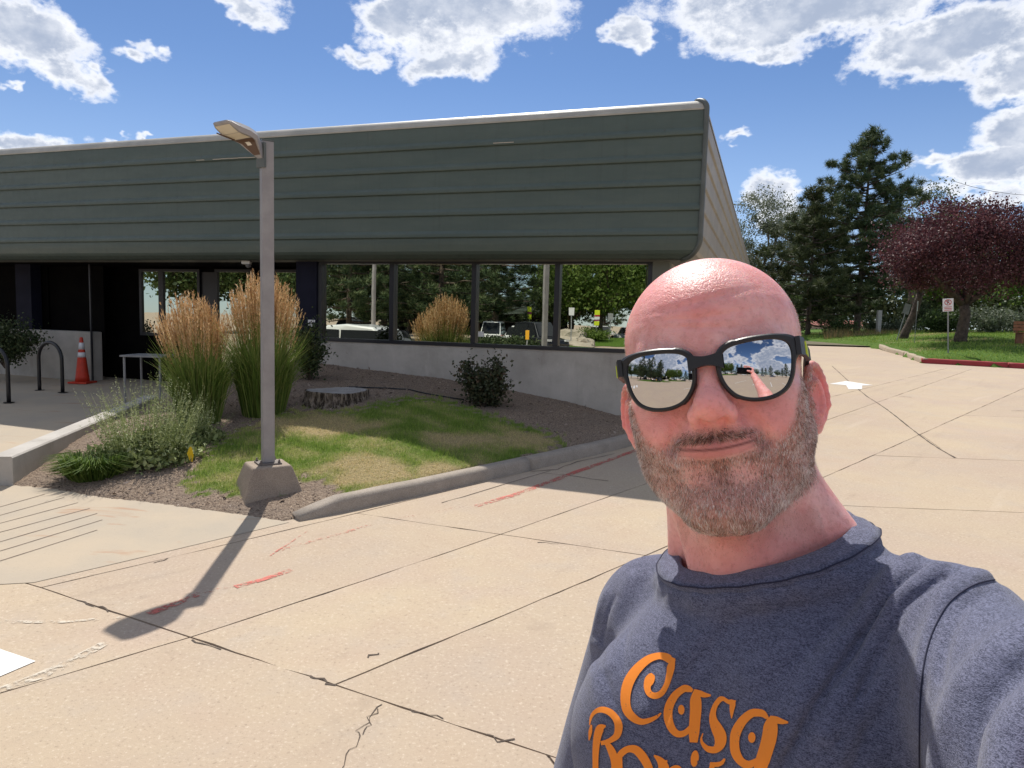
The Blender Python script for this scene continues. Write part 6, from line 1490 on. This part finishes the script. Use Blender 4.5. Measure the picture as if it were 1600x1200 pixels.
# ---- orange print: brush-like strokes laid on the cloth
def R1(z): return [(900+a/6, 1000+b/6, c/6) for a, b, c in z]
def R2(z): return [(1040+a/7.5, 1040+b/7.5, c/7.5) for a, b, c in z]
STROKES = [
 R1([(728, 325, 40), (712, 345, 75), (690, 385, 92), (672, 440, 66), (690, 500, 58), (740, 524, 60), (800, 500, 55), (850, 420, 50), (880, 320, 62), (895, 250, 70), (925, 185, 20)]),
 R1([(935, 185, 20), (890, 190, 70), (850, 165, 75), (780, 152, 64), (680, 185, 74), (580, 270, 88), (510, 370, 98), (475, 470, 98), (468, 580, 90), (490, 670, 85), (550, 735, 75), (620, 765, 58), (700, 748, 45), (760, 715, 30), (798, 683, 14)]),
 R1([(1095, 480, 30), (1060, 462, 60), (1010, 460, 70), (930, 520, 78), (876, 620, 88), (866, 720, 84), (895, 820, 74), (950, 878, 64), (1020, 872, 56), (1075, 820, 45)]),
 R2([(360, 300, 60), (355, 400, 130), (355, 520, 135), (345, 650, 130), (335, 780, 125), (330, 900, 90)]),
 R2([(330, 300, 50), (400, 325, 70), (460, 345, 60), (535, 350, 22)]),
 R2([(695, 390, 40), (670, 390, 58), (640, 402, 62), (590, 470, 62), (560, 560, 78), (568, 650, 105), (610, 740, 135), (650, 830, 145), (645, 920, 125), (590, 985, 85), (500, 975, 72), (440, 920, 45), (420, 860, 25), (440, 790, 10)]),
 R2([(680, 385, 45), (740, 425, 50), (790, 440, 72), (785, 520, 55), (781, 622, 10)]), R2([(760, 440, 40), (800, 430, 50), (832, 412, 10)]),
 R2([(1200, 620, 40), (1150, 570, 80), (1090, 555, 90), (1010, 565, 98), (910, 650, 108), (835, 780, 118), (816, 900, 110), (830, 1020, 112), (890, 1120, 98), (980, 1160, 92), (1090, 1110, 60)]),
 R2([(1235, 610, 60), (1240, 700, 160), (1222, 850, 170), (1180, 1000, 160), (1130, 1150, 150), (1100, 1260, 120)]),
 R2([(1225, 615, 50), (1300, 640, 80), (1370, 660, 62), (1440, 668, 22)]),
 R1([(135, 800, 8), (150, 725, 26), (190, 672, 40), (250, 655, 56), (320, 680, 62), (380, 740, 68), (405, 810, 76), (390, 890, 66), (345, 930, 52), (300, 952, 46), (240, 968, 40)]),
 R1([(152, 795, 14), (142, 860, 34), (130, 940, 10)]),
 R1([(285, 802, 14), (235, 826, 74), (205, 920, 70), (192, 1050, 60), (190, 1150, 55), (190, 1290, 55)]),
 R1([(290, 960, 40), (335, 1030, 70), (368, 1120, 76), (378, 1210, 80), (370, 1300, 80)]),
 R1([(402, 1110, 50), (430, 1062, 62), (490, 1022, 62), (560, 1025, 78), (620, 1080, 84), (670, 1160, 80), (700, 1240, 70), (700, 1300, 70)]), R1([(420, 1080, 40), (405, 1170, 74), (405, 1290, 74)]),
 R1([(735, 1080, 16), (790, 1125, 64), (825, 1190, 100), (830, 1290, 100)]), R1([(790, 1140, 30), (860, 1132, 18)]), R1([(860, 1290, 60), (900, 1220, 60), (960, 1205, 60), (1000, 1290, 60)]),
 R2([(706, 1090, 24), (670, 1140, 46), (610, 1160, 56), (530, 1150, 40)]), R2([(560, 1145, 60), (550, 1220, 66), (545, 1290, 66)]),
]
def catmull(pts, k=7):
    P = np.array([pts[0]]+list(pts)+[pts[-1]], float); out = []
    for i in range(1, len(P)-2):
        for t in np.linspace(0, 1, k, endpoint=False):
            out.append(.5*((2*P[i])+(-P[i-1]+P[i+1])*t+(2*P[i-1]-5*P[i]+4*P[i+1]-P[i+2])*t*t+(-P[i-1]+3*P[i]-3*P[i+1]+P[i+2])*t**3))
    out.append(P[-2]); return np.array(out)
V = []; F = []
def drop(x, y, lift):
    r = prayd(x, y); h_ = bvh.ray_cast(Vector(CP), Vector(r))
    if h_[0] is None: return None
    return np.array(h_[0])+np.array(h_[1])*lift-r*.0002
for si, st in enumerate(STROKES):
    C_ = catmull(st); T_ = np.gradient(C_[:, :2], axis=0); T_ /= np.linalg.norm(T_, axis=1, keepdims=True)+1e-9
    nn = np.stack([-T_[:, 1], T_[:, 0]], -1); b0 = len(V); ok = True; rows = []
    for i in range(len(C_)):
        row = [drop(*(C_[i, :2]+nn[i]*C_[i, 2]*.5*s), .0007+.00002*si) for s in (-1, -.33, .33, 1)]
        if any(r is None for r in row): rows.append(None); continue
        rows.append(len(V)); V += row
    for a, b in zip(rows[:-1], rows[1:]):
        if a is None or b is None or np.linalg.norm(V[a]-V[b]) > .02: continue
        for k in range(3): F.append((a+k, a+k+1, b+k+1, b+k))
for (cx, cy, rx, ry, ro) in ((900+990/6, 1000+655/6, 30/6, 46/6, 0), (1040+1020/7.5, 1040+845/7.5, 44/7.5, 63/7.5, 0), (900+1115/6, 1000+1110/6, 38/6, 78/6, .12)):
    c0 = len(V); V.append(drop(cx, cy, .001))
    for j in range(20):
        a = 2*math.pi*j/20; x, y = rx*math.cos(a), ry*math.sin(a)
        V.append(drop(cx+x*math.cos(ro)-y*math.sin(ro), cy+x*math.sin(ro)+y*math.cos(ro), .001))
    for j in range(20): F.append((c0, c0+1+j, c0+1+(j+1) % 20))
def ink_fn(t, b):
    tc = t.node('ShaderNodeTexCoord', out=None).outputs['Object']
    n = t.noise(tc, 420., 3, .7); n2 = t.noise(tc, 60., 2, .5)
    f = t.math('ADD', n, t.math('MULTIPLY', n2, .35))
    t.put(b.inputs['Base Color'], t.mix(t.ramp(f, .86, .93), (.90, .27, .035), (.16, .10, .10)))
    bump(t, b, n, .3, .0006)
mpart('chest_print', np.array(V), F, material('orange_ink', ink_fn, rough=.75, spec=.2), parent=shirt, smooth=True, fix=True)

# ---- stitched sleeve seam
sm = [drop(a, b, .0002) for a, b, c in catmull([(1640, 915, 1), (1590, 908, 1), (1560, 905, 1), (1520, 915, 1), (1485, 940, 1), (1463, 975, 1), (1450, 1010, 1), (1442, 1050, 1), (1438, 1100, 1), (1437, 1150, 1), (1437, 1200, 1), (1440, 1260, 1)], 12)]
sm = [p for p in sm if p is not None and p @ CF < .9]
if len(sm) > 8:
    mb = MB(); mb.tube(sm, .00055, 6); mpart('sleeve_seam', np.array(mb.v), mb.f, material('seam_thread', color=(.03, .033, .07), rough=.9), parent=shirt, smooth=True, fix=True)
# ---- trousers and shoes (below the frame)
HIP = t2w((0, -.01, -.56)); HIP[2] = 1.0
hx = TX*np.array([1, 1, 0]); hx /= np.linalg.norm(hx); hf = TF
def leg_pts(s): 
    a = HIP+hx*.09*s; k = a+hx*.03*s+hf*.02; k[2] = .53; f_ = k+hx*.02*s-hf*.02; f_[2] = .07; return a, k, f_
def pants_sdf(P):
    d = s_ell(P, HIP+np.array([0, 0, .0]), (.17, .15, .16))
    for s in (-1, 1):
        a, k, f_ = leg_pts(s); d = smin(d, s_cap(P, a, k, .098, .078), .03); d = smin(d, s_cap(P, k, f_, .078, .070), .03)
    d = smax(d, P[..., 2]-1.06, .01); d = smax(d, .03-P[..., 2], .005)
    return d+.002*np.sin(P[..., 2]*60+P[..., 0]*25)
lo, hi = bounds([HIP+np.array([0, 0, .1])]+[p for s in (-1, 1) for p in leg_pts(s)], .19)
VT, QT = surf_net(pants_sdf, lo, hi, .011)
mpart('trousers', relax(VT, QT, 1), QT, worn('blue_denim', (.03, .05, .11), (.06, .09, .17), 8, .9, (200, .3, .002)))
for s in (-1, 1):
    a, k, f_ = leg_pts(s); he = f_.copy(); he[2] = .045; to = he+hf*.17+hx*.02*s
    def shoe(P): 
        d = smin(s_cap(P, he, to, .045, .040), s_ell(P, he+np.array([0, 0, .02]), (.048, .05, .06)), .02); return smax(d, .006-P[..., 2], .004)
    lo, hi = bounds([he, to], .09); VT, QT = surf_net(shoe, lo, hi, .006)
    mpart('shoe', VT, QT, worn('shoe_leather', (.03, .03, .03), (.05, .05, .05), 20, .5))

# ---- phone in his hand
phone = thing('smartphone', 'black smartphone held sideways in his outstretched left hand', 'phone', tuple(float(a) for a in ph(.06, -.010, -.008)))
PO = np.array(phone.location)
def rbox(x0, x1, u0, u1, f0, f1, r, k=5):
    out = []
    for (cx, cu, a0) in ((x1-r, u1-r, 0), (x0+r, u1-r, 90), (x0+r, u0+r, 180), (x1-r, u0+r, 270)):
        for i in range(k+1):
            a = math.radians(a0+90*i/k); out.append((cx+r*math.cos(a), cu+r*math.sin(a)))
    n = len(out); V = [ph(x, u, f0)-PO for x, u in out]+[ph(x, u, f1)-PO for x, u in out]
    F = [tuple(range(n-1, -1, -1)), tuple(range(n, 2*n))]+[(i, (i+1) % n, n+(i+1) % n, n+i) for i in range(n)]
    return V, F
BLKG = material('phone_black_glass', color=(.006, .006, .008), rough=.08)
V, F = rbox(-.014, .134, -.046, .026, -.0125, -.0045, .010); mesh('case', V, F, material('phone_case', color=(.012, .012, .013), rough=.5), phone, fix=True)
V, F = rbox(-.011, .131, -.043, .023, -.0044, -.0036, .008); mesh('screen', V, F, BLKG, phone, fix=True)
for du in (-.002, .014):
    V, F = rbox(.100+du*.2, .116+du*.2, du-.006, du+.008, -.0155, -.0126, .006); mesh('rear_lens', V, F, BLKG, phone, fix=True)
